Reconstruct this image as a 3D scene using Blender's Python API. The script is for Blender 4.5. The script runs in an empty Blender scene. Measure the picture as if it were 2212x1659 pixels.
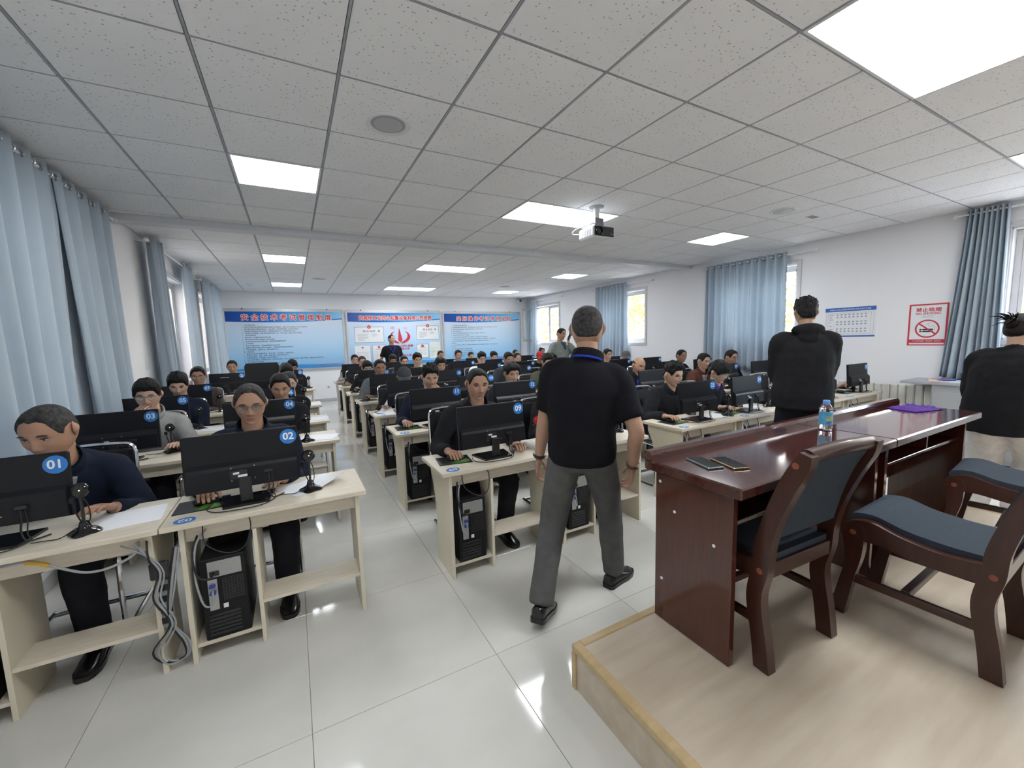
import bpy, math, random
import numpy as np
from mathutils import Vector, Matrix, noise as mnoise
R = math.radians
S = bpy.context.scene
COL = S.collection

# ---------------------------------------------------------------- camera
CH = 1.5074
def cam_axes(yaw=.4933, pit=.1092, rol=-.0278):
    cy, sy, cp, sp, cr, sr = math.cos(yaw), math.sin(yaw), math.cos(pit), math.sin(pit), math.cos(rol), math.sin(rol)
    fw = Vector((sy*cp, cy*cp, -sp)); r = Vector((cy, -sy, 0)); u = r.cross(fw)
    return fw, cr*r+sr*u, -sr*r+cr*u
FW, RT, UP = cam_axes()
cam = bpy.data.cameras.new('camera'); cam.sensor_width = 36; cam.lens = 875.13/2212*36; cam.clip_start = .05
camo = bpy.data.objects.new('camera', cam); COL.objects.link(camo)
m = Matrix((RT, UP, -FW)).transposed().to_4x4(); m.translation = (0, 0, CH); camo.matrix_world = m
S.camera = camo

# ---------------------------------------------------------------- world, exposure
W = bpy.data.worlds.new('sky'); S.world = W; W.use_nodes = True
nt = W.node_tree; bg = nt.nodes['Background']
sk = nt.nodes.new('ShaderNodeTexSky'); sk.sky_type = 'NISHITA'; sk.sun_disc = False
sk.sun_elevation = R(38); sk.sun_rotation = R(70); sk.air_density = 1.2; sk.dust_density = 2.5
nt.links.new(sk.outputs[0], bg.inputs[0]); bg.inputs[1].default_value = 2.6
vs = S.view_settings
vs.view_transform = 'Standard'; vs.look = 'None'; vs.gamma = 1; vs.use_curve_mapping = False; vs.exposure = 0.40
PANEL_POWER = 16

# ---------------------------------------------------------------- materials
MATS = {}
def mat(name, col, rough=.5, metal=0, spec=.5, var=.06, vscale=6, bump=0, bscale=40, coat=0, emit=0, alpha=1, trans=0, sheen=0, stretch=None, col2=None, ecol=None):
    if name in MATS: return MATS[name]
    M = bpy.data.materials.new(name); M.use_nodes = True; MATS[name] = M
    n = M.node_tree; b = n.nodes['Principled BSDF']
    tc = n.nodes.new('ShaderNodeTexCoord'); mp = n.nodes.new('ShaderNodeMapping')
    n.links.new(tc.outputs['Object'], mp.inputs[0])
    if stretch: mp.inputs['Scale'].default_value = stretch
    nz = n.nodes.new('ShaderNodeTexNoise'); nz.inputs['Scale'].default_value = vscale; nz.inputs['Detail'].default_value = 5
    n.links.new(mp.outputs[0], nz.inputs['Vector'])
    rp = n.nodes.new('ShaderNodeValToRGB')
    c2 = col2 or tuple(min(1, c*(1+var)) for c in col)
    c1 = col if col2 else tuple(c*(1-var) for c in col)
    rp.color_ramp.elements[0].position = .3; rp.color_ramp.elements[1].position = .7
    rp.color_ramp.elements[0].color = (*c1, 1); rp.color_ramp.elements[1].color = (*c2, 1)
    n.links.new(nz.outputs[0], rp.inputs[0]); n.links.new(rp.outputs[0], b.inputs['Base Color'])
    b.inputs['Roughness'].default_value = rough; b.inputs['Metallic'].default_value = metal
    b.inputs['Specular IOR Level'].default_value = spec; b.inputs['Coat Weight'].default_value = coat
    b.inputs['Coat Roughness'].default_value = .08
    b.inputs['Transmission Weight'].default_value = trans; b.inputs['Alpha'].default_value = alpha
    if sheen: b.inputs['Sheen Weight'].default_value = sheen
    if emit:
        b.inputs['Emission Color'].default_value = (*(ecol or col), 1); b.inputs['Emission Strength'].default_value = emit
    if bump:
        nb = n.nodes.new('ShaderNodeTexNoise'); nb.inputs['Scale'].default_value = bscale; nb.inputs['Detail'].default_value = 3
        n.links.new(mp.outputs[0], nb.inputs['Vector'])
        bp = n.nodes.new('ShaderNodeBump'); bp.inputs['Strength'].default_value = bump; bp.inputs['Distance'].default_value = .01
        n.links.new(nb.outputs[0], bp.inputs['Height']); n.links.new(bp.outputs[0], b.inputs['Normal'])
    return M
def nodes(M): return M.node_tree, M.node_tree.nodes['Principled BSDF']

wall_m = mat('wall_paint', (.86, .86, .885), .75, var=.012, vscale=1.2, bump=.04, bscale=90)
trimw = mat('painted_trim', (.72, .73, .76), .55, var=.02)
alu = mat('window_profile', (.62, .60, .60), .4, var=.03)
tile_m = mat('porcelain_tile', (.66, .645, .60), .07, var=.05, vscale=2.2, spec=.5, coat=.15, stretch=(1, 1.8, 1))
grout = mat('tile_joint', (.30, .28, .24), .8)
ctile = mat('mineral_tile', (.90, .90, .91), .9, var=.02, vscale=2)
n, b = nodes(ctile)
vo = n.nodes.new('ShaderNodeTexVoronoi'); vo.inputs['Scale'].default_value = 42
mr = n.nodes.new('ShaderNodeMapRange'); mr.inputs['From Min'].default_value = .1; mr.inputs['From Max'].default_value = .2
tco = n.nodes.new('ShaderNodeTexCoord'); n.links.new(tco.outputs['Object'], vo.inputs['Vector'])
n.links.new(vo.outputs['Distance'], mr.inputs[0])
mx = n.nodes.new('ShaderNodeMix'); mx.data_type = 'RGBA'; mx.inputs[6].default_value = (.42, .42, .44, 1)
src = b.inputs['Base Color'].links[0].from_socket
n.links.new(mr.outputs[0], mx.inputs[0]); n.links.new(src, mx.inputs[7]); n.links.new(mx.outputs[2], b.inputs['Base Color'])
nb = n.nodes.new('ShaderNodeTexNoise'); nb.inputs['Scale'].default_value = 130; n.links.new(tco.outputs['Object'], nb.inputs['Vector'])
bp = n.nodes.new('ShaderNodeBump'); bp.inputs['Strength'].default_value = .25; bp.inputs['Distance'].default_value = .004
n.links.new(nb.outputs[0], bp.inputs['Height']); n.links.new(bp.outputs[0], b.inputs['Normal'])
gridm = mat('grid_metal', (.42, .43, .46), .45, metal=.3, var=.03)
dark = mat('dark_void', (.03, .03, .035), .9)
birch = mat('pale_laminate', (.66, .58, .46), .38, vscale=7, stretch=(1.2, 9, 9), col2=(.75, .68, .565), spec=.4)
birch_edge = mat('laminate_edge', (.74, .675, .53), .45, var=.03)
rose = mat('dark_red_wood', (.085, .022, .014), .16, vscale=5, stretch=(14, 14, 1.3), col2=(.066, .018, .012), coat=.6)
rose_h = mat('dark_red_wood_top', (.085, .024, .018), .1, vscale=5, stretch=(1.5, 12, 12), col2=(.05, .016, .013), coat=.8)
rose_c = mat('chair_wood', (.060, .017, .010), .3, vscale=8, stretch=(5, 5, 1), col2=(.038, .012, .008), coat=.2)
peg = mat('wood_peg', (.24, .065, .035), .4)
slate = mat('slate_fabric', (.050, .062, .080), .9, var=.12, vscale=160, bump=.15, bscale=400, spec=.15)
plat_m = mat('platform_vinyl', (.50, .41, .31), .35, vscale=2.2, stretch=(1.0, 7, 7), col2=(.62, .53, .42), bump=.05, bscale=60)
trim_g = mat('gold_oak_trim', (.50, .36, .18), .35, vscale=5, stretch=(2, 8, 8), col2=(.58, .44, .25))
blackp = mat('black_plastic', (.018, .018, .020), .32, var=.1)
blackm = mat('matt_black_plastic', (.0085, .009, .012), .45, var=.08, spec=.28, bump=.03, bscale=300)
blackg = mat('glossy_black', (.010, .010, .011), .06)
casem = mat('black_case', (.008, .008, .009), .5, spec=.3)
greym = mat('zinc_plate', (.48, .48, .47), .4, metal=.6)
chrome = mat('chrome', (.75, .76, .78), .12, metal=1, var=.02)
curt = mat('blue_curtain', (.49, .575, .66), .85, var=.04, vscale=3, bump=.08, bscale=200, sheen=.25)
n, b = nodes(curt); tl_ = n.nodes.new('ShaderNodeBsdfTranslucent'); tl_.inputs[0].default_value = (.50, .58, .65, 1); ms_ = n.nodes.new('ShaderNodeMixShader'); ms_.inputs[0].default_value = .22
out_ = [q for q in n.nodes if q.type == 'OUTPUT_MATERIAL'][0]; n.links.new(b.outputs[0], ms_.inputs[1]); n.links.new(tl_.outputs[0], ms_.inputs[2]); n.links.new(ms_.outputs[0], out_.inputs[0])
white = mat('white_plastic', (.78, .79, .80), .4, var=.02)
paperm = mat('white_paper', (.80, .81, .84), .8, var=.015)
paperp = mat('pink_paper', (.78, .50, .42), .8, var=.03)
stick = mat('blue_sticker', (.022, .20, .60), .35, var=.02)
stickw = mat('white_print', (.85, .86, .88), .5, var=.01)
redp = mat('red_print', (.62, .035, .055), .45, var=.02)
blackpr = mat('black_print', (.03, .03, .04), .6)
greyp = mat('grey_print', (.30, .31, .34), .6)
greenp = mat('green_print', (.015, .03, .012), .6, vscale=55, col2=(.12, .36, .05))
bluep = mat('blue_print', (.03, .13, .48), .5)
cabg = mat('grey_steel', (.38, .39, .41), .45, var=.02)
radm = mat('cream_radiator', (.72, .71, .66), .35, var=.01)
brassm = mat('brass', (.6, .42, .15), .35, metal=.8)
purple = mat('purple_cloth', (.075, .02, .22), .8, var=.2, vscale=30)
cable_b = mat('black_cable', (.012, .012, .013), .5)
cable_g = mat('grey_cable', (.35, .36, .37), .5)
yellowp = mat('yellow_tape', (.70, .42, .05), .5)
bluevga = mat('blue_plug', (.03, .05, .35), .4)
bark = mat('bark', (.10, .07, .05), .9, var=.3, vscale=20)
leafm = mat('autumn_leaf', (.42, .36, .06), .7, vscale=2, col2=(.25, .36, .06))
ground_m = mat('pale_paving', (.45, .43, .40), .9, var=.05)
blocker_m = mat('sky_blocker_beige', (.50, .44, .38), .9)
def glass_mat():
    M = bpy.data.materials.new('thin_glass'); M.use_nodes = True; n = M.node_tree; n.nodes.clear()
    o = n.nodes.new('ShaderNodeOutputMaterial'); t = n.nodes.new('ShaderNodeBsdfTransparent'); g = n.nodes.new('ShaderNodeBsdfGlossy')
    g.inputs['Roughness'].default_value = .02; lw_ = n.nodes.new('ShaderNodeLayerWeight'); f = n.nodes.new('ShaderNodeMath'); f.operation = 'POWER'; f.inputs[1].default_value = 4
    n.links.new(lw_.outputs['Facing'], f.inputs[0]); mx = n.nodes.new('ShaderNodeMixShader')
    t.inputs[0].default_value = (.95, .97, .97, 1)
    n.links.new(f.outputs[0], mx.inputs[0]); n.links.new(t.outputs[0], mx.inputs[1]); n.links.new(g.outputs[0], mx.inputs[2]); n.links.new(mx.outputs[0], o.inputs[0])
    return M
glass = glass_mat()
pet = mat('clear_plastic', (.95, .97, 1), .03, trans=1, var=0)
water_lbl = mat('bottle_label', (.10, .42, .68), .4, var=.25, vscale=50)
def grad_mat(name, cols, axis=0, rough=.3, scale=1.0, off=0.0):
    M = bpy.data.materials.new(name); M.use_nodes = True; n = M.node_tree; b = n.nodes['Principled BSDF']
    tc = n.nodes.new('ShaderNodeTexCoord'); sp = n.nodes.new('ShaderNodeSeparateXYZ'); ma = n.nodes.new('ShaderNodeMath'); ma.operation = 'MULTIPLY_ADD'
    ma.inputs[1].default_value = scale; ma.inputs[2].default_value = off
    rp = n.nodes.new('ShaderNodeValToRGB')
    while len(rp.color_ramp.elements) < len(cols): rp.color_ramp.elements.new(.5)
    for e, (p, c) in zip(rp.color_ramp.elements, cols): e.position = p; e.color = (*c, 1)
    n.links.new(tc.outputs['Object'], sp.inputs[0]); n.links.new(sp.outputs[axis], ma.inputs[0]); n.links.new(ma.outputs[0], rp.inputs[0]); n.links.new(rp.outputs[0], b.inputs['Base Color'])
    b.inputs['Roughness'].default_value = rough
    return M
def hole_mat(name, c_hole, c_met, scale, thr, metal=.6):
    M = bpy.data.materials.new(name); M.use_nodes = True; n = M.node_tree; b = n.nodes['Principled BSDF']
    tc = n.nodes.new('ShaderNodeTexCoord'); vo = n.nodes.new('ShaderNodeTexVoronoi'); vo.inputs['Scale'].default_value = scale; vo.inputs['Randomness'].default_value = .12
    n.links.new(tc.outputs['Object'], vo.inputs['Vector'])
    mr = n.nodes.new('ShaderNodeMapRange'); mr.inputs['From Min'].default_value = thr; mr.inputs['From Max'].default_value = thr+.08
    n.links.new(vo.outputs['Distance'], mr.inputs[0]); mx = n.nodes.new('ShaderNodeMix'); mx.data_type = 'RGBA'
    mx.inputs[6].default_value = (*c_hole, 1); mx.inputs[7].default_value = (*c_met, 1)
    n.links.new(mr.outputs[0], mx.inputs[0]); n.links.new(mx.outputs[2], b.inputs['Base Color']); b.inputs['Metallic'].default_value = metal; b.inputs['Roughness'].default_value = .45
    return M
psu_m = hole_mat('perforated_zinc', (.03, .03, .03), (.42, .42, .41), 150, .42)
hex_m = hole_mat('honeycomb_grille', (.003, .003, .003), (.03, .03, .03), 85, .48, .2)

# ---------------------------------------------------------------- mesh helpers
class MB:
    def __init__(s): s.v = []; s.f = []; s.m = []
    def add(s, vs_, fs, mi=0):
        o = len(s.v); s.v += [tuple(p) for p in vs_]; s.f += [tuple(i+o for i in f) for f in fs]; s.m += [mi]*len(fs); return s
    def box(s, x0, x1, y0, y1, z0, z1, mi=0, c=0.0, M=None):
        if c <= 0:
            vv = [(x, y, z) for z in (z0, z1) for y in (y0, y1) for x in (x0, x1)]
            ff = [(0, 2, 3, 1), (4, 5, 7, 6), (0, 1, 5, 4), (2, 6, 7, 3), (0, 4, 6, 2), (1, 3, 7, 5)]
        else:
            vv = []; idx = {}
            lo, hi = (x0, y0, z0), (x1, y1, z1)
            for cx in (0, 1):
                for cy_ in (0, 1):
                    for cz in (0, 1):
                        q = (cx, cy_, cz); p = [hi[i] if q[i] else lo[i] for i in range(3)]; sg = [-1 if q[i] else 1 for i in range(3)]
                        for a in range(3):
                            w = [p[i]+(0 if i == a else sg[i]*c) for i in range(3)]
                            idx[(q, a)] = len(vv); vv.append(tuple(w))
            ff = []
            for a in range(3):
                b_, d = (a+1) % 3, (a+2) % 3
                for sd in (0, 1):
                    ring = []
                    for (i, j) in ((0, 0), (1, 0), (1, 1), (0, 1)):
                        q = [0]*3; q[a] = sd; q[b_] = i; q[d] = j; ring.append(idx[(tuple(q), a)])
                    ff.append(tuple(ring if sd else ring[::-1]))
                for i in (0, 1):
                    for j in (0, 1):
                        q0 = [0]*3; q0[b_] = i; q0[d] = j; q1 = q0[:]; q1[a] = 1; q0, q1 = tuple(q0), tuple(q1)
                        r = [idx[(q0, b_)], idx[(q1, b_)], idx[(q1, d)], idx[(q0, d)]]
                        ff.append(tuple(r if (i == j) else r[::-1]))
            for cx in (0, 1):
                for cy_ in (0, 1):
                    for cz in (0, 1):
                        q = (cx, cy_, cz); r = [idx[(q, 0)], idx[(q, 1)], idx[(q, 2)]]
                        ff.append(tuple(r if (cx+cy_+cz) % 2 else r[::-1]))
        if M is not None: vv = [tuple(M @ Vector(p)) for p in vv]
        return s.add(vv, ff, mi)
    def rings(s, rings, mi=0, cap=True, closed=False):
        n_ = len(rings[0]); o = len(s.v)
        for r in rings: s.v += [tuple(p) for p in r]
        k = len(rings)
        for i in range(k if closed else k-1):
            for j in range(n_):
                a, b_ = o+i*n_+j, o+i*n_+(j+1) % n_; c_, d = o+((i+1) % k)*n_+(j+1) % n_, o+((i+1) % k)*n_+j
                s.f.append((a, b_, c_, d)); s.m.append(mi)
        if cap and not closed:
            s.f.append(tuple(o+j for j in range(n_))[::-1]); s.m.append(mi)
            s.f.append(tuple(o+(k-1)*n_+j for j in range(n_))); s.m.append(mi)
        return s
    def tube(s, pts, r, n_=8, mi=0, smooth=0, closed=False, rounded=False):
        pts = [Vector(p) for p in pts]; rr = list(r) if hasattr(r, '__len__') else [r]*len(pts)
        if smooth: pts, rr = crom(pts, rr, smooth, closed)
        rs = []; prev = None; k = len(pts)
        for i, p in enumerate(pts):
            if closed: t = pts[(i+1) % k]-pts[i-1]
            else: t = pts[min(i+1, k-1)]-pts[max(i-1, 0)]
            t = t.normalized() if t.length > 1e-9 else Vector((0, 0, 1))
            if prev is None:
                a = Vector((0, 0, 1)) if abs(t.z) < .9 else Vector((1, 0, 0)); x = t.cross(a).normalized()
            else:
                x = prev-t*prev.dot(t); x = x.normalized() if x.length > 1e-6 else t.orthogonal().normalized()
            prev = x; y = t.cross(x)
            rs.append((p, x, y, t, rr[i]))
        rings = [[p+x*(q*math.cos(2*math.pi*j/n_))+y*(q*math.sin(2*math.pi*j/n_)) for j in range(n_)] for p, x, y, t, q in rs]
        if rounded and not closed:
            p, x, y, t, q = rs[0]; rings.insert(0, [p-t*q*.6+(x*math.cos(2*math.pi*j/n_)+y*math.sin(2*math.pi*j/n_))*q*.6 for j in range(n_)])
            p, x, y, t, q = rs[-1]; rings.append([p+t*q*.6+(x*math.cos(2*math.pi*j/n_)+y*math.sin(2*math.pi*j/n_))*q*.6 for j in range(n_)])
        return s.rings(rings, mi, True, closed)
    def lathe(s, prof, n_=16, mi=0, M=None):
        M = M or Matrix(); rings = [[M @ Vector((r*math.cos(2*math.pi*j/n_), r*math.sin(2*math.pi*j/n_), z)) for j in range(n_)] for r, z in prof]
        return s.rings(rings, mi)
    def prism(s, poly, a0, a1, plane='yz', mi=0):
        def P(u, w, a): return {'yz': (a, u, w), 'xz': (u, a, w), 'xy': (u, w, a)}[plane]
        k = len(poly); ar = sum(poly[i][0]*poly[(i+1) % k][1]-poly[(i+1) % k][0]*poly[i][1] for i in range(k))
        vv = [P(u, w, a0) for u, w in poly]+[P(u, w, a1) for u, w in poly]
        flip = (ar > 0) ^ (plane == 'xz')
        A = tuple(range(k)); B = tuple(range(k, 2*k))
        ff = [A[::-1] if flip else A, B if flip else B[::-1]]
        for i in range(k):
            j = (i+1) % k; q = (i, j, k+j, k+i); ff.append(q if flip else q[::-1])
        return s.add(vv, ff, mi)
    def ell(s, c, rx, ry, rz, nu=12, nv=8, mi=0, M=None):
        rings = []
        for i in range(nv+1):
            ph = math.pi*min(max(i/nv, .03), .97)
            r_ = [Vector((rx*math.sin(ph)*math.cos(2*math.pi*j/nu), ry*math.sin(ph)*math.sin(2*math.pi*j/nu), -rz*math.cos(ph))) for j in range(nu)]
            if M is not None: r_ = [M @ p for p in r_]
            rings.append([p+Vector(c) for p in r_])
        return s.rings(rings, mi)
    def mesh(s, name, mats, smooth=False, ang=40):
        me = bpy.data.meshes.new(name); me.from_pydata(s.v, [], s.f); me.update()
        for m_ in (mats if isinstance(mats, (list, tuple)) else [mats]): me.materials.append(m_)
        if any(s.m): me.polygons.foreach_set('material_index', s.m)
        if smooth:
            me.polygons.foreach_set('use_smooth', [True]*len(me.polygons))
            if ang < 180: me.set_sharp_from_angle(angle=R(ang))
        return me
    def build(s, name, mats, parent=None, smooth=False, ang=40):
        return put(name, s.mesh(name, mats, smooth, ang), parent)
def crom(pts, rr, k, closed=False):
    op, orr = [], []; n_ = len(pts)
    for i in range(n_ if closed else n_-1):
        g = (lambda q: pts[q % n_]) if closed else (lambda q: pts[min(max(q, 0), n_-1)])
        p0, p1, p2, p3 = g(i-1), g(i), g(i+1), g(i+2)
        for j in range(k):
            t = j/k; t2, t3 = t*t, t*t*t
            op.append(.5*((2*p1)+(p2-p0)*t+(2*p0-5*p1+4*p2-p3)*t2+(3*p1-p0-3*p2+p3)*t3))
            orr.append(rr[i]+(rr[(i+1) % n_]-rr[i])*t)
    if not closed: op.append(pts[-1]); orr.append(rr[-1])
    return op, orr
def put(name, data, parent=None, M=None):
    o = bpy.data.objects.new(name, data); COL.objects.link(o)
    if parent is not None: o.parent = parent
    if M is not None: o.matrix_local = M
    return o
def tag(o, label, cat, group=None):
    o['label'] = label; o['category'] = cat
    if group: o['group'] = group
    return o
def thing(name, label, cat, loc=(0, 0, 0), rz=0, group=None):
    o = bpy.data.objects.new(name, None); COL.objects.link(o); o.location = loc; o.rotation_euler = (0, 0, rz); o.empty_display_size = .1
    return tag(o, label, cat, group)
def struct(o, stuff=False):
    o['kind'] = 'stuff' if stuff else 'structure'; return o
TC = {}
def text(body, size=.1, off=0.0, res=3, align='CENTER', space=1.0, line=1.0):
    key = (body, size, off, align, space, line)
    if key in TC: return TC[key]
    cu = bpy.data.curves.new('t', 'FONT'); cu.body = body; cu.size = size; cu.offset = off; cu.resolution_u = res
    cu.align_x = align; cu.align_y = 'CENTER'; cu.space_character = space; cu.space_line = line
    o = bpy.data.objects.new('t', cu); COL.objects.link(o)
    me = bpy.data.meshes.new_from_object(o.evaluated_get(bpy.context.evaluated_depsgraph_get()))
    bpy.data.objects.remove(o); bpy.data.curves.remove(cu); me.name = 'lettering'; TC[key] = me
    return me
def text_obj(name, body, size, m_, parent, M, **k):
    me = text(body, size, **k).copy(); me.materials.clear(); me.materials.append(m_)
    return put(name, me, parent, M)
FACE_CAM = Matrix(((1, 0, 0, 0), (0, 0, -1, 0), (0, 1, 0, 0), (0, 0, 0, 1)))     # text facing -Y
FACE_L = Matrix(((0, 0, -1, 0), (-1, 0, 0, 0), (0, 1, 0, 0), (0, 0, 0, 1)))      # text facing -X
def Tm(x, y, z): return Matrix.Translation((x, y, z))
NUMS = ['%02d' % i for i in range(1, 51)]
for q in NUMS: text(q, .062, .0016)

# ================================================================ the room shell
ZC = 2.837
X0, X1, Y0, Y1 = -1.48, 6.95, -1.6, 11.75
# floor: sub-base and porcelain tiles 0.8 m
fl = struct(MB().box(X0-.2, X1+.2, Y0-.2, Y1+.2, -.12, -.006).build('floor', grout))
tmesh = {}
TX = [-.0439+.8*i for i in range(-3, 11)]; TY = [1.6409+.8*j for j in range(-5, 14)]
for xa in TX[:-1]:
    for ya in TY[:-1]:
        a, b_, c_, d = max(xa, X0), min(xa+.8, X1), max(ya, Y0), min(ya+.8, Y1)
        if b_-a < .02 or d-c_ < .02: continue
        key = (round(b_-a, 3), round(d-c_, 3))
        if key not in tmesh:
            w, h = key; tmesh[key] = MB().box(-w/2+.001, w/2-.001, -h/2+.001, h/2-.001, -.006, 0, 0, .0008).mesh('floor_tile', tile_m)
        put('floor_tile', tmesh[key], fl, Tm((a+b_)/2, (c_+d)/2, 0))
# ceiling
ce = struct(MB().box(X0-.2, X1+.2, Y0-.2, Y1+.2, ZC+.03, ZC+.2).build('ceiling', dark))
GX = [-.2933+.6*i for i in range(-2, 13)]
GY1 = [2.3017+.6*j for j in range(-7, 6)]; GY2 = [5.8+.6*j for j in range(0, 11)]
BEAM = (5.41, 5.57)
LIGHTS = []     # (x0, x1, y0)
for xa, w in ((-.2933, .6), (2.1067, 1.2), (5.1067, .6)):
    for yl in (.5017, 3.5017): LIGHTS.append((xa, xa+w, yl, yl+.6))
    for yl in (7.0, 10.0): LIGHTS.append((xa, xa+w, yl, yl+.6))
def in_light(x, y): return any(l[0] < x < l[1] and l[2] < y < l[3] for l in LIGHTS)
cm = {}
def ceil_tiles(gy, ya, yb):
    gx = [X0]+[g for g in GX if X0 < g < X1]+[X1]; gg = [ya]+[g for g in gy if ya+.01 < g < yb-.01]+[yb]
    for i in range(len(gx)-1):
        for j in range(len(gg)-1):
            a, b_, c_, d = gx[i], gx[i+1], gg[j], gg[j+1]
            if b_-a < .04 or d-c_ < .04 or in_light((a+b_)/2, (c_+d)/2): continue
            key = (round(b_-a, 3), round(d-c_, 3))
            if key not in cm:
                w, h = key; cm[key] = MB().box(-w/2+.0085, w/2-.0085, -h/2+.0085, h/2-.0085, 0, .03, 0, .003).mesh('ceiling_tile', ctile)
            put('ceiling_tile', cm[key], ce, Tm((a+b_)/2, (c_+d)/2, ZC))
    for g in gx[1:-1]: put('grid_bar', MB().box(-.0055, .0055, ya, yb, 0, .03).mesh('grid_bar', gridm), ce, Tm(g, 0, ZC+.0025))
    for g in gg[1:-1]: put('grid_bar', MB().box(X0, X1, -.0055, .0055, 0, .03).mesh('grid_bar', gridm), ce, Tm(0, g, ZC+.003))
ceil_tiles(GY1, Y0, BEAM[0]); ceil_tiles(GY2, BEAM[1], Y1)
struct(MB().box(X0, X1, BEAM[0], BEAM[1], ZC-.065, ZC+.05, 0, .004).build('trim_1', trimw))
# walls
def wall_x(name, xa, xb, wins):
    mb = MB(); ys = [Y0]; 
    for (a, b_, z0, z1) in wins: ys += [a, b_]
    ys.append(Y1)
    for i in range(0, len(ys), 2): mb.box(xa, xb, ys[i], ys[i+1], 0, ZC+.04)
    for (a, b_, z0, z1) in wins: mb.box(xa, xb, a, b_, 0, z0); mb.box(xa, xb, a, b_, z1, ZC+.04)
    return struct(mb.build(name, wall_m))
RW = [(-.15, 1.40, 1.36, 2.56), (3.52, 4.95, 1.36, 2.55), (6.60, 8.05, 1.36, 2.54), (9.90, 11.35, 1.38, 2.52)]
LW = [(2.45, 4.10, 1.0, 2.55), (6.75, 8.45, 1.0, 2.55), (9.55, 11.2, 1.0, 2.55)]
wall_x('wall_right', X1, X1+.25, RW); wall_x('wall_left', X0-.25, X0, LW)
struct(MB().box(X0-.25, X1+.25, Y1, Y1+.2, 0, ZC+.04).build('wall_back', wall_m))
struct(MB().box(X0-.25, X1+.25, Y0-.2, Y0, 0, ZC+.04).build('wall_front', wall_m))
base_m = mat('grey_skirting', (.50, .49, .48), .4)
struct(MB().box(X0, X1, Y1-.012, Y1, 0, .09, 0, .002).build('baseboard_back', base_m))
struct(MB().box(X1-.012, X1, Y0, Y1-.012, 0, .09, 0, .002).build('baseboard_right', base_m))
struct(MB().box(X0, X0+.012, Y0, Y1-.012, 0, .09, 0, .002).build('baseboard_left', base_m))
# windows
def window(n_, side, a, b_, z0, z1, open_sash=False):
    sx = 1 if side == 'R' else -1; xw = X1 if side == 'R' else X0
    w = put('window_%d' % n_, None); w['kind'] = 'structure'
    def bx(name, u0, u1, y0, y1, za, zb, m_=alu, c=.003, par=w):
        xa, xb = sorted((xw+sx*u0, xw+sx*u1)); return MB().box(xa, xb, y0, y1, za, zb, 0, c).build(name, m_, par)
    t = .06
    for nm, y0, y1, za, zb in (('casing', a-t, a, z0-t, z1+t), ('casing', b_, b_+t, z0-t, z1+t), ('casing', a, b_, z1, z1+t), ('window_sill', a, b_, z0-t, z0)):
        bx(nm, -.02, .004, y0, y1, za, zb)
    for nm, y0, y1, za, zb in (('reveal', a, a+.012, z0, z1), ('reveal', b_-.012, b_, z0, z1), ('reveal', a, b_, z1-.012, z1), ('reveal', a, b_, z0, z0+.012)):
        bx(nm, .004, .24, y0, y1, za, zb, trimw, .001)
    f0, f1 = .13, .19; p = .05
    bx('frame_rail', f0, f1, a+.012, b_-.012, z0+.012, z0+.012+p); bx('frame_rail', f0, f1, a+.012, b_-.012, z1-.012-p, z1-.012)
    mid = a+(b_-a)*.5
    for y in (a+.012, b_-.012-p, mid-p/2): bx('frame_stile', f0, f1, y, y+p, z0+.012+p, z1-.012-p)
    zs0, zs1 = z0+.012+p, z1-.012-p
    panes = [(a+.012+p, mid-p/2)] if open_sash else [(a+.012+p, mid-p/2), (mid+p/2, b_-.012-p)]
    for (y0, y1) in panes:
        for nm, q in (('sash', (y0, y0+.035, zs0, zs1)), ('sash', (y1-.035, y1, zs0, zs1)), ('sash', (y0, y1, zs0, zs0+.035)), ('sash', (y0, y1, zs1-.035, zs1))):
            bx(nm, .14, .175, *q, m_=mat('dark_seal', (.10, .09, .10), .5) if False else alu)
        g = bx('pane', .155, .160, y0+.035, y1-.035, zs0+.035, zs1-.035, glass, 0)
    if open_sash:
        y0, y1 = mid+p/2, b_-.012-p; wd = y1-y0
        M = Tm(xw+sx*.13, y1, 0) @ Matrix.Rotation(R(-78), 4, 'Z')
        for q in ((-wd, -wd+.05, zs0, zs1), (-.05, 0, zs0, zs1), (-wd, 0, zs0, zs0+.05), (-wd, 0, zs1-.05, zs1)):
            MB().box(-.02, .02, q[0], q[1], q[2], q[3], 0, .003, M).build('open_sash', mat('dark_profile', (.30, .28, .29), .4), w)
        MB().box(-.003, .003, -wd+.05, -.05, zs0+.05, zs1-.05, 0, 0, M).build('pane', glass, w)
    bx('handle', .10, .14, mid-.012, mid+.012, (z0+z1)/2-.06, (z0+z1)/2+.06, white, .004)
    return w
for i, (a, b_, z0, z1) in enumerate(RW): window(i+1, 'R', a, b_, z0, z1, i == 3)
for i, (a, b_, z0, z1) in enumerate(LW): window(i+5, 'L', a, b_, z0, z1)

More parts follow.
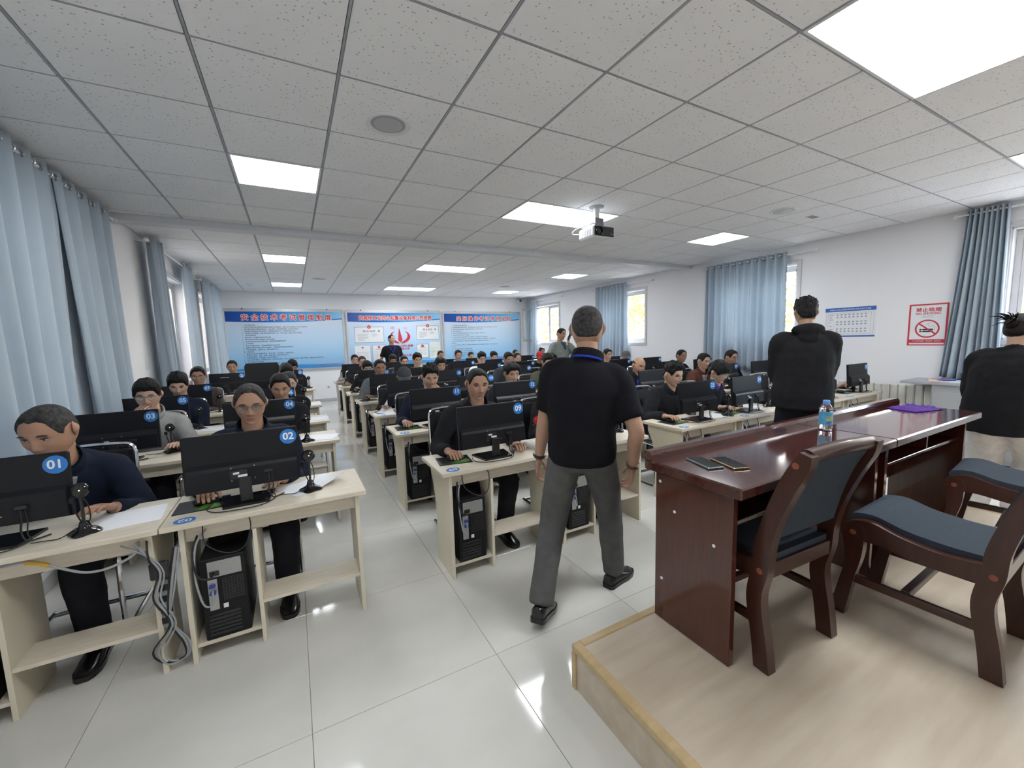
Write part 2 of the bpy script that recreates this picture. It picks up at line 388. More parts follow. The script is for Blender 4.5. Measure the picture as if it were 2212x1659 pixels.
# curtains
random.seed(4)
def curtain(label, side, ya, yb, yab, ybb, zt, zb, nf, amp=.035, off=.10, eye=True, pinch=None):
    sx = -1 if side == 'R' else 1; xw = X1 if side == 'R' else X0
    t = thing('curtain', label, 'curtain', (xw+sx*off, (ya+yb)/2, zb), 0, 'blue eyelet curtains'); ox, oy, oz = t.location
    nu, nv = nf*12, 18; vv = []; ff = []
    ph = [random.uniform(-.5, .5) for _ in range(nf+2)]; am = [random.uniform(.6, 1.25) for _ in range(nf+2)]
    for j in range(nv+1):
        v = j/nv
        for i in range(nu+1):
            u = i/nu; k = u*nf; f0 = int(k); fr = k-f0
            A = am[f0]*(1-fr)+am[f0+1]*fr; P = ph[f0]*(1-fr)+ph[f0+1]*fr
            s_ = math.sin(2*math.pi*k+P*v*2.2)
            x = sx*(amp*A*(1+.25*v)*(s_+.25*s_*abs(s_)*v))+sx*.02*v*math.sin(3*u+1)
            y = ya+(yb-ya)*u+(yab-ya+(ybb-yab-yb+ya)*u)*v**1.2+.012*v*math.sin(9*k)
            if pinch: y += pinch(u, v)
            z = zt+(zb-zt)*v+.012*math.sin(5*u+ya)*v
            vv.append((x, y-oy, z-oz))
    for j in range(nv):
        for i in range(nu):
            q = j*(nu+1)+i; ff.append((q, q+1, q+nu+2, q+nu+1))
    me = bpy.data.meshes.new('drape'); me.from_pydata(vv, [], ff); me.materials.append(curt); me.polygons.foreach_set('use_smooth', [True]*len(ff)); me.update()
    d = put('drape', me, t); so = d.modifiers.new('thick', 'SOLIDIFY'); so.thickness = .004; so.offset = 0
    if eye:
        for k in range(nf):
            for hf in (.0, .5):
                y = ya+(yb-ya)*(k+hf+.25*0)/nf; 
                ring = [(0, .026*math.cos(2*math.pi*q/16), .026*math.sin(2*math.pi*q/16)) for q in range(16)]
                ang = R(90) if True else 0
                o = MB().tube([(p[1], p[0], p[2]) for p in ring], .007, 6, closed=True).mesh('eyelet', gm_eye, True)
                put('eyelet', o, t, Tm(0, y-oy+.02, zt-.045-oz) @ Matrix.Rotation(R(25 if hf else -25)*1, 4, 'Z'))
    return t
gm_eye = mat('nickel_eyelet', (.55, .56, .58), .25, metal=.9)
curtain('blue curtain panel nearest the camera on the left wall, running out of the frame', 'L', 2.25, 4.24, 2.25, 4.22, 2.80, .745, 9, .038, .065)
curtain('wide blue curtain on the left wall, right-hand half of the nearest pair', 'L', 4.22, 5.25, 4.36, 5.30, 2.80, .745, 5, .038, .065)
curtain('narrow blue curtain bunched left of the bare left-wall window', 'L', 6.20, 6.62, 6.20, 6.70, 2.79, .78, 5, .06, .13)
curtain('blue curtain on the far side of the bare left-wall window', 'L', 7.80, 8.45, 7.80, 8.5, 2.79, .78, 4, .05, .12)
curtain('blue curtain on the left wall next to the back wall', 'L', 9.35, 11.3, 9.35, 11.3, 2.79, .78, 8, .055, .12)
curtain('tightly pleated blue curtain beside the red no-smoking sign', 'R', 1.40, 1.72, 1.36, 1.84, 2.81, .92, 8, .05, .11, False)
curtain('wide blue curtain on the right wall behind the hooded man', 'R', 3.62, 5.02, 3.55, 5.02, 2.74, .88, 11, .045, .11)
curtain('blue curtain on the right wall right of the back corner window', 'R', 7.05, 8.15, 7.02, 8.15, 2.74, .90, 9, .045, .11)
curtain('narrow blue curtain in the back right corner', 'R', 10.95, 11.60, 10.95, 11.60, 2.74, .90, 5, .045, .11)
def rod(label, side, ya, yb, z, off=.11):
    sx = -1 if side == 'R' else 1; xw = X1 if side == 'R' else X0
    t = thing('curtain_rod', label, 'rod', (xw+sx*off, (ya+yb)/2, z), 0, 'white curtain rods')
    L = (yb-ya)/2
    MB().tube([(0, -L, 0), (0, L, 0)], .012, 12).build('pole', white, t, True)
    for e in (-1, 1):
        MB().lathe([(.012, -.004), (.024, 0), (.028, .015), (.02, .032), (.004, .04)], 14, 0, Tm(0, e*L, 0) @ Matrix.Rotation(R(-90*e), 4, 'X')).build('finial', white, t, True)
        MB().box(min(0, -sx*off), max(0, -sx*off), e*(L-.06)-.008, e*(L-.06)+.008, -.008, .008, 0, .002).build('bracket', white, t)
rod('white curtain rod of the nearest left curtains', 'L', 2.1, 5.35, 2.755, .065); rod('white curtain rod over the bare left-wall window', 'L', 6.12, 8.6, 2.745, .125)
rod('white curtain rod on the left wall near the back', 'L', 9.25, 11.4, 2.745, .12)
rod('white curtain rod above the pleated curtain by the no-smoking sign', 'R', -.4, 1.80, 2.765); rod('white curtain rod behind the hooded man', 'R', 3.25, 5.10, 2.695)
rod('white curtain rod above the middle window of the right wall', 'R', 6.3, 8.25, 2.695); rod('white curtain rod in the back right corner', 'R', 9.6, 11.65, 2.695)

# ceiling lights
panel_m = mat('light_diffuser', (.93, .97, 1), .4, emit=PANEL_POWER, var=0, ecol=(.92, .965, 1))
for k, (a, b_, c_, d) in enumerate(LIGHTS):
    col = ['left', 'middle', 'right'][k//4]; row = ['nearest the camera', 'in the front half', 'just behind the ceiling beam', 'nearest the back wall'][k % 4]
    t = thing('ceiling_light', '%s white LED ceiling panel in the %s row, %s' % ('long' if b_-a > .8 else 'square', col, row), 'light', ((a+b_)/2, (c_+d)/2, ZC), 0, 'flush LED panels')
    w, h = (b_-a)/2-.006, .294
    for q in ((-w, w, -h, -h+.014), (-w, w, h-.014, h), (-w, -w+.014, -h+.014, h-.014), (w-.014, w, -h+.014, h-.014)):
        MB().box(q[0], q[1], q[2], q[3], -.004, .028, 0, .001).build('frame', white, t)
    MB().box(-w+.014, w-.014, -h+.014, h-.014, .0, .02).build('diffuser', panel_m, t)
# ceiling speakers, detector, vent, dome camera
spk = hole_mat('speaker_mesh', (.22, .22, .23), (.55, .55, .57), 260, .35, .1)
for (x, y, lb) in ((.62, 2.655, 'round ceiling speaker near the front left panel light'), (4.88, 2.645, 'round ceiling speaker above the no-smoking wall'), (.59, 9.2, 'small far round ceiling speaker, left one'), (4.82, 9.2, 'small far round ceiling speaker, right one')):
    t = thing('ceiling_speaker', lb, 'speaker', (x, y, ZC), 0, 'round ceiling speakers')
    MB().lathe([(.105, -.006), (.128, -.012), (.135, -.004), (.132, .004), (.1, .006)], 32).build('rim', white, t, True)
    MB().lathe([(.002, -.010), (.07, -.010), (.104, -.006), (.104, .004), (.002, .004)], 32).build('grille', spk, t, True)
t = thing('smoke_detector', 'small white smoke detector on the far left of the ceiling', 'detector', (-.67, 10.3, ZC)); MB().lathe([(.02, -.045), (.045, -.04), (.06, -.015), (.062, 0)], 20).build('housing', white, t, True); MB().lathe([(.003, -.05), (.012, -.048), (.014, -.04)], 10).build('sensor', greyp, t, True)
t = thing('ceiling_vent', 'little slotted grey vent in a ceiling tile by the right speaker', 'vent', (5.46, 2.63, ZC))
MB().box(-.09, .09, -.05, .05, -.006, 0, 0, .002).build('frame', white, t)
for k in range(4): MB().box(-.075+k*.04, -.05+k*.04, -.035, .035, -.009, -.005).build('slot', greyp, t)
t = thing('security_camera', 'small black and white security camera in the back right corner', 'camera', (6.62, 11.62, 2.75))
MB().box(-.05, .05, -.02, .13, -.05, .05, 0, .015).build('housing', white, t, True); MB().lathe([(.03, 0), (.03, .02), (.018, .024), (.003, .024)], 16, 0, Tm(0, -.02, 0) @ Matrix.Rotation(R(90), 4, 'X')).build('lens', blackg, t, True)

# projector
t = thing('projector', 'white and black projector hanging from the ceiling', 'projector', (2.86, 3.38, ZC))
MB().lathe([(.075, 0), (.075, -.008), (.03, -.014), (.028, -.02)], 24).build('ceiling_plate', gridm, t, True)
MB().tube([(0, 0, -.01), (0, 0, -.13)], .03, 16).build('drop_tube', white, t, True)
MB().box(-.055, .055, -.05, .05, -.205, -.12, 0, .006).build('mount_head', mat('mount_grey', (.20, .21, .24), .4, metal=.4), t)
for sx in (-1, 1): MB().box(sx*.05-.09, sx*.05+.09, -.012, .012, -.216, -.204, 0, .003, Tm(0, 0, 0) @ Matrix.Rotation(R(35*sx), 4, 'Z')).build('mount_arm', gridm, t)
MB().box(-.13, .13, -.11, .14, -.325, -.215, 0, .018).build('housing', white, t, True)
MB().box(-.125, .125, -.122, -.109, -.318, -.222, 0, .006).build('front_panel', blackp, t, True)
MB().lathe([(.045, 0), (.045, .012), (.032, .014), (.028, .002), (.002, .004)], 24, 0, Tm(-.07, -.122, -.272) @ Matrix.Rotation(R(90), 4, 'X')).build('lens', blackg, t, True)
for k in range(7): MB().box(-.1312, -.1295, -.07+k*.026, -.056+k*.026, -.305, -.245).build('vent_slot', greyp, t)
MB().tube([(-.10, .15, -.25), (-.16, .20, -.24), (-.19, .10, -.22), (-.12, -.02, -.20), (-.02, 0, -.15)], .006, 6, smooth=5).build('cable', white, t, True)
MB().box(.08, .108, -.1235, -.1215, -.292, -.288).build('logo_mark', stickw, t)

# ================================================================ computer desks and equipment
DZ = .715           # desktop height
ROWS = [2.28, 3.50, 4.53, 5.68, 6.80, 8.10, 9.25]
RL = [2.265, 3.63, 4.62, 5.88, None, 8.10]
SEATS = {}          # number -> dict(x desk left, w, y front, mx monitor centre)
def add_block(xs, w, rows, mxs, n0, skip=()):
    for r, y in enumerate(rows):
        if y is None: continue
        for c in (0, 1):
            SEATS[n0+2*r+c] = dict(x=xs[c], w=w, y=y, mx=mxs[c], row=r)
add_block((-1.465, -.583), .88, RL[:4], (-1.15, -.262), 1)
add_block((.735, 1.597), .86, ROWS, (1.165, 2.025), 9)
add_block((2.845, 3.705), .858, ROWS, (3.285, 4.045), 23)
add_block((4.93, 5.79), .858, ROWS, (5.55, 6.41), 37)
SPARE = {'s2': dict(x=-1.30, w=.80, y=8.10, mx=-1.00, row=5), 's1': dict(x=-.50, w=.82, y=8.10, mx=-.11, row=5)}
ROWN = ['front', 'second', 'third', 'fourth', 'fifth', 'sixth', 'rear']
def lab(k):
    if isinstance(k, str): return 'spare 0%s, %s place of the row before the left board' % (k[1], 'right' if k == 's1' else 'left')
    s = SEATS[k]; bl = 'left wall' if k < 9 else 'second' if k < 23 else 'third' if k < 37 else 'right wall'
    return '%02d, %s row, %s seat of %s block' % (k, ROWN[s['row']], 'left' if k % 2 else 'right', bl)
def num(k): return k[1:].zfill(2) if isinstance(k, str) else '%02d' % k
sub = Tm
# shared meshes -------------------------------------------------
DM = {}
def desk_meshes(w):
    if w in DM: return DM[w]
    side = [(.05, 0), (.05, DZ-.026), (.43, DZ-.026), (.425, .62), (.375, .53), (.345, .42), (.335, .25), (.345, 0)]
    d = {}
    d['desktop'] = [MB().box(0, w-.002, 0, .45, DZ-.026, DZ, 0, .003).mesh('desktop', birch)]
    sp = MB().prism(side, 0, .02, 'yz').mesh('side_panel', birch_edge)
    d['side_panel'] = [(sp, .055), (sp, w-.055)]
    pt = MB().box(0, .018, .055, .36, 0, DZ-.11, 0, .001).mesh('partition', birch_edge)
    d['partition'] = [(pt, .055+.285)]
    d['apron'] = [MB().box(.075, w-.055, .075, .093, DZ-.115, DZ-.026, 0, .001).mesh('apron', birch)]
    d['foot_shelf'] = [MB().box(.358, w-.055, .06, .235, .205, .222, 0, .001).mesh('foot_shelf', birch)]
    d['shelf_skirt'] = [MB().box(.358, w-.055, .215, .233, .155, .205, 0, .001).mesh('shelf_skirt', birch_edge)]
    d['tower_shelf'] = [MB().box(.075, .34, .06, .34, .07, .088, 0, .001).mesh('tower_shelf', birch)]
    DM[w] = d; return d
disc = MB().lathe([(.047, 0), (.047, .0012), (.002, .0012)], 28).mesh('number_sticker', stick)
def num_mesh(q, size=1.0):
    me = TC[(q, .062, .0016, 'CENTER', 1.0, 1.0)]
    if not me.materials: me.materials.append(stickw)
    return me
def make_desk(k, s):
    t = thing('computer_desk', 'pale wood desk of monitor %s' % lab(k), 'desk', (s['x'], s['y'], 0), 0, 'pale computer desks')
    for nm, lst in desk_meshes(s['w']).items():
        for e in lst:
            me, x = e if isinstance(e, tuple) else (e, 0)
            put(nm, me, t, Tm(x, 0, 0))
    st = put('number_sticker', disc, t, Tm(.085, .05, DZ) @ Matrix.Diagonal((.9, .8, 1, 1)))
    if not isinstance(k, str): put('number', num_mesh(num(k)), st, Tm(0, 0, .0016) @ Matrix.Rotation(math.pi, 4, 'Z'))
    return t
# monitor ------------------------------------------------------
def mon_meshes():
    d = {}
    d['panel'] = MB().box(-.25, .25, -.008, .016, .075, .360, 0, .005).mesh('panel', blackm, True, 30)
    prof = [(-.008, .080), (-.034, .084), (-.036, .180), (-.030, .196), (-.008, .215)]
    d['back_cover'] = MB().prism([(y, z) for y, z in prof], -.238, .238, 'yz').mesh('back_cover', blackm)
    d['screen'] = MB().box(-.240, .240, .0155, .0168, .087, .352).mesh('screen', mat('lit_screen', (.35, .45, .6), .3, emit=.35))
    d['stand_neck'] = MB().box(-.027, .027, -.05, -.030, .012, .135, 0, .005).mesh('stand_neck', blackp, True, 30)
    poly = [(-.10, -.085), (.10, -.085), (.125, .085), (-.125, .085)]
    d['stand_base'] = MB().prism(poly, 0, .012, 'xy').mesh('stand_base', blackg)
    d['socket'] = MB().box(.085, .125, -.048, -.036, .140, .158, 0, .003).mesh('socket', blackp)
    d['spec_label'] = MB().box(-.062, .012, -.0368, -.0358, .128, .170).mesh('spec_label', blackp)
    d['white_tag'] = MB().box(-.048, -.022, -.0376, -.0366, .152, .162).mesh('white_tag', paperm)
    d['barcode_tag'] = MB().box(-.028, .012, -.0376, -.0366, .136, .147).mesh('barcode_tag', paperm)
    d['screw'] = MB().lathe([(.003, 0), (.003, .0015), (.0005, .002)], 8, 0, Matrix.Rotation(R(90), 4, 'X')).mesh('screw', brassm)
    d['cable'] = MB().tube([(.105, -.045, .142), (.106, -.050, .10), (.10, -.05, .05), (.115, -.055, .012), (.14, -.03, .006), (.165, .0, .005)], .0035, 6, smooth=4).mesh('cable', cable_b, True)
    d['cable2'] = MB().tube([(.118, -.045, .142), (.122, -.048, .09), (.118, -.052, .04), (.125, -.06, .01), (.06, -.13, .006), (-.10, -.125, .006), (-.165, -.06, .006), (-.15, .02, .006)], .0025, 6, smooth=4).mesh('cable', cable_b, True)
    return d
MM = mon_meshes()
def make_monitor(k, s, logo=False):
    rz = {3: 0, 9: R(1), 37: R(0)}.get(k, R(((hash(str(k)) if isinstance(k, str) else k*37) % 5-2)*.8))
    t = thing('computer_monitor', 'black monitor with blue sticker %s' % lab(k), 'monitor', (s['mx'], s['y']+.185, DZ), rz, 'desk monitors')
    tl = Tm(0, 0, .11) @ Matrix.Rotation(R(-4), 4, 'X') @ Tm(0, 0, -.11)
    for nm in ('panel', 'back_cover', 'screen', 'socket', 'spec_label'):
        o = put(nm, MM[nm], t, tl)
        if nm == 'spec_label' and s['row'] < 4: put('white_tag', MM['white_tag'], o); put('barcode_tag', MM['barcode_tag'], o)
    put('stand_neck', MM['stand_neck'], t); put('stand_base', MM['stand_base'], t)
    if s['row'] < 3:
        for sx in (-.055, .045):
            for z in (.122, .197-.012): put('screw', MM['screw'], t, tl @ Tm(sx, -.0362, z))
        put('cable', MM['cable'], t); put('cable', MM['cable2'], t)
    st = put('number_sticker', disc, t, tl @ Tm(.208, -.0085, .308) @ FACE_CAM @ Matrix.Diagonal((.84, .84, 1, 1)))
    if isinstance(k, str):
        put('number', num_mesh(num(k)), st, Tm(.004, -.014, .0016) @ Matrix.Diagonal((.75, .75, 1, 1)))
        text_obj('small_print', '备用', .026, stickw, st, Tm(0, .024, .0016))
    else: put('number', num_mesh(num(k)), st, Tm(0, 0, .0016))
    if logo: text_obj('logo_lettering', 'Thunderbolt', .026, stickw, t, tl @ Tm(-.03, -.0088, .29) @ FACE_CAM @ Matrix(((1, .25, 0, 0), (0, 1, 0, 0), (0, 0, 1, 0), (0, 0, 0, 1)))) if False else MB().box(-.09, .03, -.0092, -.0082, .283, .297).build('logo_mark', greyp, t)
    return t
# tower --------------------------------------------------------
def tower_meshes():
    d = {}
    d['case'] = (MB().box(-.093, .093, 0, .34, 0, .41, 0, .004).mesh('case', casem), 0)
    d['supply_grille'] = (MB().box(-.062, .075, -.003, .001, .315, .395, 0, .001).mesh('supply_grille', psu_m), 0)
    d['supply_socket'] = (MB().box(-.055, -.015, -.008, -.002, .322, .347, 0, .002).mesh('supply_socket', blackp), 0)
    d['port_plate'] = (MB().box(-.066, -.028, -.003, .001, .15, .305, 0, .001).mesh('port_plate', greym), 0)
    d['fan_grille'] = (MB().box(-.010, .080, -.003, .001, .185, .300, 0, .001).mesh('fan_grille', hex_m), 0)
    d['spec_sticker'] = (MB().box(-.012, .008, -.0035, -.0015, .150, .172).mesh('spec_sticker', paperm), 0)
    return d
TM = tower_meshes()
slot_m = MB().box(-.075, .055, -.004, .001, 0, .012, 0, .001).mesh('slot_cover', blackp)
plug_m = MB().box(-.013, .013, -.022, -.003, 0, .012, 0, .002).mesh('port_plug', bluevga)
pw_m = MB().tube([(-.035, -.005, .335), (-.05, -.04, .33), (-.09, -.05, .36), (-.105, -.03, .46), (-.085, .02, .54)], .005, 6, smooth=4).mesh('power_cable', cable_b, True)
pv_m = MB().tube([(-.045, -.02, .26), (-.05, -.04, .20), (-.08, -.05, .22), (-.10, -.045, .36), (-.09, -.02, .50), (-.05, .01, .56)], .0045, 6, smooth=4).mesh('video_cable', cable_g, True)
lp_m = MB().tube([(-.06, 0, .58), (-.05, -.03, .50), (.03, -.04, .44), (.10, -.03, .45), (.13, .0, .53), (.12, .02, .6)], .0028, 6, smooth=4).mesh('loop_cable', cable_b, True)
def make_tower(k, s):
    t = thing('tower_computer', 'black tower computer under desk %s' % lab(k), 'computer', (s['x']+.205, s['y']+.062, .088), 0, 'black tower computers')
    for nm, (me, z) in TM.items(): put(nm, me, t)
    if s['row'] < 4:
        for i in range(6): put('slot_cover', slot_m, t, Tm(0, 0, .02+i*.019))
        for z in (.27, .235): put('port_plug', plug_m, t, Tm(-.047, 0, z))
        put('power_cable', pw_m, t); put('video_cable', pv_m, t); put('loop_cable', lp_m, t)
    return t
# webcam -------------------------------------------------------
def cam_meshes():
    d = {}
    rings = []
    for r0, z in ((.052, 0), (.055, .006), (.046, .014), (.028, .020), (.019, .034), (.015, .052)):
        lob = max(0, 1-z/.03)
        rings.append([Vector((r0*(1+.14*lob*math.cos(4*2*math.pi*j/32))*math.cos(2*math.pi*j/32), r0*(1+.14*lob*math.cos(4*2*math.pi*j/32))*math.sin(2*math.pi*j/32), z)) for j in range(32)])
    d['base'] = MB().rings(rings).mesh('base', blackg, True, 60)
    d['stem'] = MB().tube([(0, 0, .05), (.001, 0, .10), (0, 0, .165)], .0062, 10).mesh('stem', blackp, True)
    d['head'] = MB().lathe([(.004, -.016), (.024, -.013), (.033, -.004), (.033, .004), (.024, .013), (.004, .016)], 24, 0, Tm(0, 0, .192) @ Matrix.Rotation(R(75), 4, 'X')).mesh('head', blackg, True)
    d['light_dot'] = MB().ell((.008, -.016, .196), .003, .003, .003, 8, 6).mesh('light_dot', mat('dot_light', (1, .75, .55), .3, emit=1.2))
    d['microphone'] = MB().ell((-.032, .0, .150), .012, .009, .015, 12, 8).tube([(-.030, 0, .14), (-.022, 0, .09), (-.008, 0, .05)], .003, 6, smooth=3).mesh('microphone', blackm, True)
    d['cable'] = MB().tube([(.005, 0, .165), (.018, .008, .12), (.014, .012, .05), (-.02, -.02, .03), (-.06, -.045, .006), (-.11, -.05, .005), (-.15, -.055, .005)], .0022, 6, smooth=4).mesh('cable', cable_b, True)
    return d
CM = cam_meshes()
def make_webcam(k, x, y):
    t = thing('webcam', 'black stalk webcam beside monitor %s' % lab(k), 'webcam', (x, y, DZ), random.uniform(-.35, .15), 'stalk webcams')
    for nm, me in CM.items():
        if k == 9 and nm == 'head': me = me.copy(); me.materials.clear(); me.materials.append(mat('red_gloss', (.35, .01, .02), .1))
        put(nm, me, t)
# stacking chair: chrome cantilever, black pads ------------------
def chair_meshes():
    d = []
    for sx in (-1, 1):
        x = sx*.215
        p = [(x, -.23, .90), (x, -.215, .70), (x, -.20, .46), (x, .0, .435), (x, .19, .435), (x, .225, .40), (x, .235, .20), (x, .225, .035), (x, .19, .013), (x, .0, .013), (x, -.20, .013)]
        d.append(('side_frame', MB().tube(p, .0125, 8, smooth=4).mesh('side_frame', chrome, True)))
    d.append(('back_hoop', MB().tube([(-.215, -.23, .89), (-.20, -.236, .935), (-.15, -.238, .95), (0, -.24, .955), (.15, -.238, .95), (.20, -.236, .935), (.215, -.23, .89)], .0125, 8, smooth=4).mesh('back_hoop', chrome, True)))
    d.append(('floor_bar', MB().tube([(-.215, -.19, .013), (.215, -.19, .013)], .0125, 8).mesh('floor_bar', chrome, True)))
    d.append(('seat', MB().box(-.205, .205, -.20, .22, .44, .49, 0, .018).mesh('seat', mat('black_vinyl', (.015, .015, .017), .5), True, 60)))
    d.append(('backrest', MB().box(-.20, .20, -.018, .018, 0, .36, 0, .014, Tm(0, -.215, .56) @ Matrix.Rotation(R(4), 4, 'X')).mesh('backrest', MATS['black_vinyl'], True, 60)))
    return d
KM = chair_meshes()
def make_chair(k, x, y, who):
    t = thing('chair', 'black chrome-framed chair at desk %s' % lab(k), 'chair', (x, y, 0), math.pi, 'chrome framed chairs')
    for nm, me in KM: put(nm, me, t)
pad_m = MB().box(-.11, .11, -.09, .09, 0, .004, 0, .001).mesh('pad', blackp)
pad_g = MB().prism([(-.02, -.08), (.06, -.085), (.10, -.05), (.08, .0), (.03, -.02), (0, .01), (-.03, -.03)], .004, .0046, 'xy').mesh('green_print', greenp)
mouse_m = MB().ell((0, 0, .016), .03, .052, .019, 14, 8).mesh('mouse_shell', blackp, True)
wheel_m = MB().tube([(-.004, -.03, .033), (.004, -.03, .033)], .006, 10).mesh('wheel', greyp, True)
random.seed(7)
WC = {1: (-.86, 2.40), 2: (.033, 2.435), 3: (-.871, 3.95), 4: (.053, 3.72), 5: (-.854, 4.95), 6: (.06, 4.8), 7: (-.84, 6.12), 8: (.10, 6.1), 9: (1.56, 2.52), 23: (3.68, 2.43), 24: (4.48, 2.50), 38: (6.60, 2.58), 41: (5.80, 4.85)}
for k, s in list(SEATS.items())+list(SPARE.items()):
    make_desk(k, s); make_monitor(k, s, isinstance(k, str)); 
    if not (isinstance(k, str)): make_tower(k, s)
    s['sx'] = s['mx']+.0; s['sy'] = s['y']+.72
    k == 14 or make_chair(k, max(s['mx'], -1.10), s['sy'], '')
    if k in WC: make_webcam(k, *WC[k])
    elif not isinstance(k, str) and s['row'] < 5: make_webcam(k, s['mx']+.33 if s['mx']+.36 < s['x']+s['w'] else s['mx']+.30, s['y']+.25)
    if not isinstance(k, str):
        px = max(s['mx']-.27, s['x']+.125); t = thing('mouse_pad', 'printed mouse pad on desk %s' % lab(k), 'mouse pad', (px, s['y']+.235, DZ), random.uniform(-.2, .2), 'black mouse pads')
        put('pad', pad_m, t); put('green_print', pad_g, t); s['pad'] = (px, s['y']+.235)
        t = thing('mouse', 'black mouse on desk %s' % lab(k), 'mouse', (px-.01, s['y']+.25, DZ+.004), math.pi+random.uniform(-.2, .2), 'black mice')
        put('mouse_shell', mouse_m, t); put('wheel', wheel_m, t)
make_webcam('s1', .227, 8.36)
# loose sheets
def sheet(label, x, y, rz, w=.21, h=.297, lift=0.0, mt=paperm, z=DZ, n_=1):
    nu = 10; vv = []; ff = []
    for j in range(nu+1):
        for i in range(nu+1):
            u, v = i/nu-.5, j/nu-.5
            vv.append((u*w, v*h, .0012+lift*max(0, u+v-.1)**2*1.4+.0005*math.sin(7*u+3*v)))
    for j in range(nu):
        for i in range(nu): q = j*(nu+1)+i; ff.append((q, q+1, q+nu+2, q+nu+1))
    me = bpy.data.meshes.new('sheet'); me.from_pydata(vv, [], ff); me.materials.append(mt); me.update()
    o = put('paper_sheet', me); o.location = (x, y, z); o.rotation_euler = (0, 0, rz)
    so = o.modifiers.new('t', 'SOLIDIFY'); so.thickness = .0012; so.offset = -1
    return tag(o, label, 'paper', 'loose paper sheets')
sheet('white sheet of paper at the right of webcam beside monitor number 01', -.74, 2.50, R(95), .24, .26)
sheet('white sheet lying behind webcam beside monitor number 02', .04, 2.52, R(-60), .21, .297, .05)
sheet('white sheet on the right corner of the second left-wall desk row', .14, 3.83, R(70))
sheet('white sheet in front of the man in dark navy top, third row', -.74, 4.86, R(60))
sheet('white sheet near the aisle on the third left-wall desk row', .14, 4.83, R(80)); sheet('white sheet in front of the man in brown sweater', -.72, 6.1, R(60)); sheet('white sheet near the aisle on the fourth left-wall desk row', .14, 6.07, R(80))
sheet('curled white sheet on the front corner of desk number 13', .86, 4.66, R(15), .21, .20, .14)
sheet('white sheet behind the webcam of monitor number 23', 3.52, 2.52, R(80)); sheet('small white sheet beyond the stand of monitor number 24', 4.33, 2.6, R(75), .15, .2)
sheet('white sheet beside the monitor number 38', 6.38, 2.62, R(70), .15, .2); sheet('white sheet on the corner of desk number 21', .92, 9.5, R(30), .15, .2)
t = thing('paper_roll', 'rolled up sheet of white paper lying on desk number 09', 'paper roll', (1.50, 2.41, DZ), R(28), None)
sp = [Vector(((.028-.0006*i)*math.cos(i*.30), 0, .029+(.028-.0006*i)*math.sin(i*.30))) for i in range(44)]
vv = [(p.x, y, p.z) for y in (-.10, .12) for p in sp]; ff = [(i, i+1, 45+i, 44+i) for i in range(43)]
me = bpy.data.meshes.new('rolled_sheet'); me.from_pydata(vv, [], ff); me.materials.append(paperm); me.polygons.foreach_set('use_smooth', [True]*43); me.update()
put('rolled_sheet', me, t).modifiers.new('t', 'SOLIDIFY').thickness = .001
# power strip and cable bundle between desks 01 and 02
t = thing('power_strip', 'grey power strip with cables hanging between desks number 01 and 02', 'power strip', (-.60, 2.335, .0))
MB().box(-.02, .02, -.022, .022, .22, .52, 0, .006).build('housing', cable_g, t)
for i in range(5): MB().box(-.022, .022, -.0235, -.021, .245+i*.053, .275+i*.053).build('outlet', blackp, t)
MB().box(-.04, .03, -.045, -.02, .47, .55, 0, .006).build('adapter', blackp, t)
for i, (a, rr, m_) in enumerate(((0, .005, cable_g), (.012, .004, cable_g), (-.010, .004, cable_b))):
    MB().tube([(-.08-a*4, -.02, .655), (-.03, -.05+a, .58), (.0+a, -.045, .50), (-.025+a*1.2, -.04, .38), (.02+a, -.045, .25), (-.045+a*2, -.03, .13), (-.02+a, -.02, .045+abs(a)), (.05+a*.5, -.02, .06), (.055+a, -.03, .14), (.01, -.035+a, .26), (.03+a, -.04, .42), (.06+a, -.02, .60)], rr, 6, 0, 6).build('cable', m_, t, True)
t = thing('network_cable', 'black and grey network cable with yellow tape looping under desk 01', 'cable', (-1.0, 2.32, 0))
MB().tube([(-.28, .01, .60), (-.20, -.012, .66), (-.08, -.010, .668), (.0, -.012, .668), (.08, -.02, .62), (.16, -.02, .575), (.24, -.02, .575), (.32, -.01, .61), (.33, .0, .66)], .0055, 8, smooth=6).build('grey_lead', cable_g, t, True)
MB().tube([(-.012, -.014, .666), (.03, -.017, .652), (.055, -.019, .637)], .0085, 8, smooth=3).build('yellow_tape', yellowp, t, True)
MB().tube([(-.42, -.012, .63), (-.30, -.016, .60), (-.18, -.012, .64), (-.13, -.016, .60), (-.2, -.02, .575), (-.35, -.016, .585), (-.46, -.012, .60)], .004, 6, smooth=6).build('black_lead', cable_b, t, True)

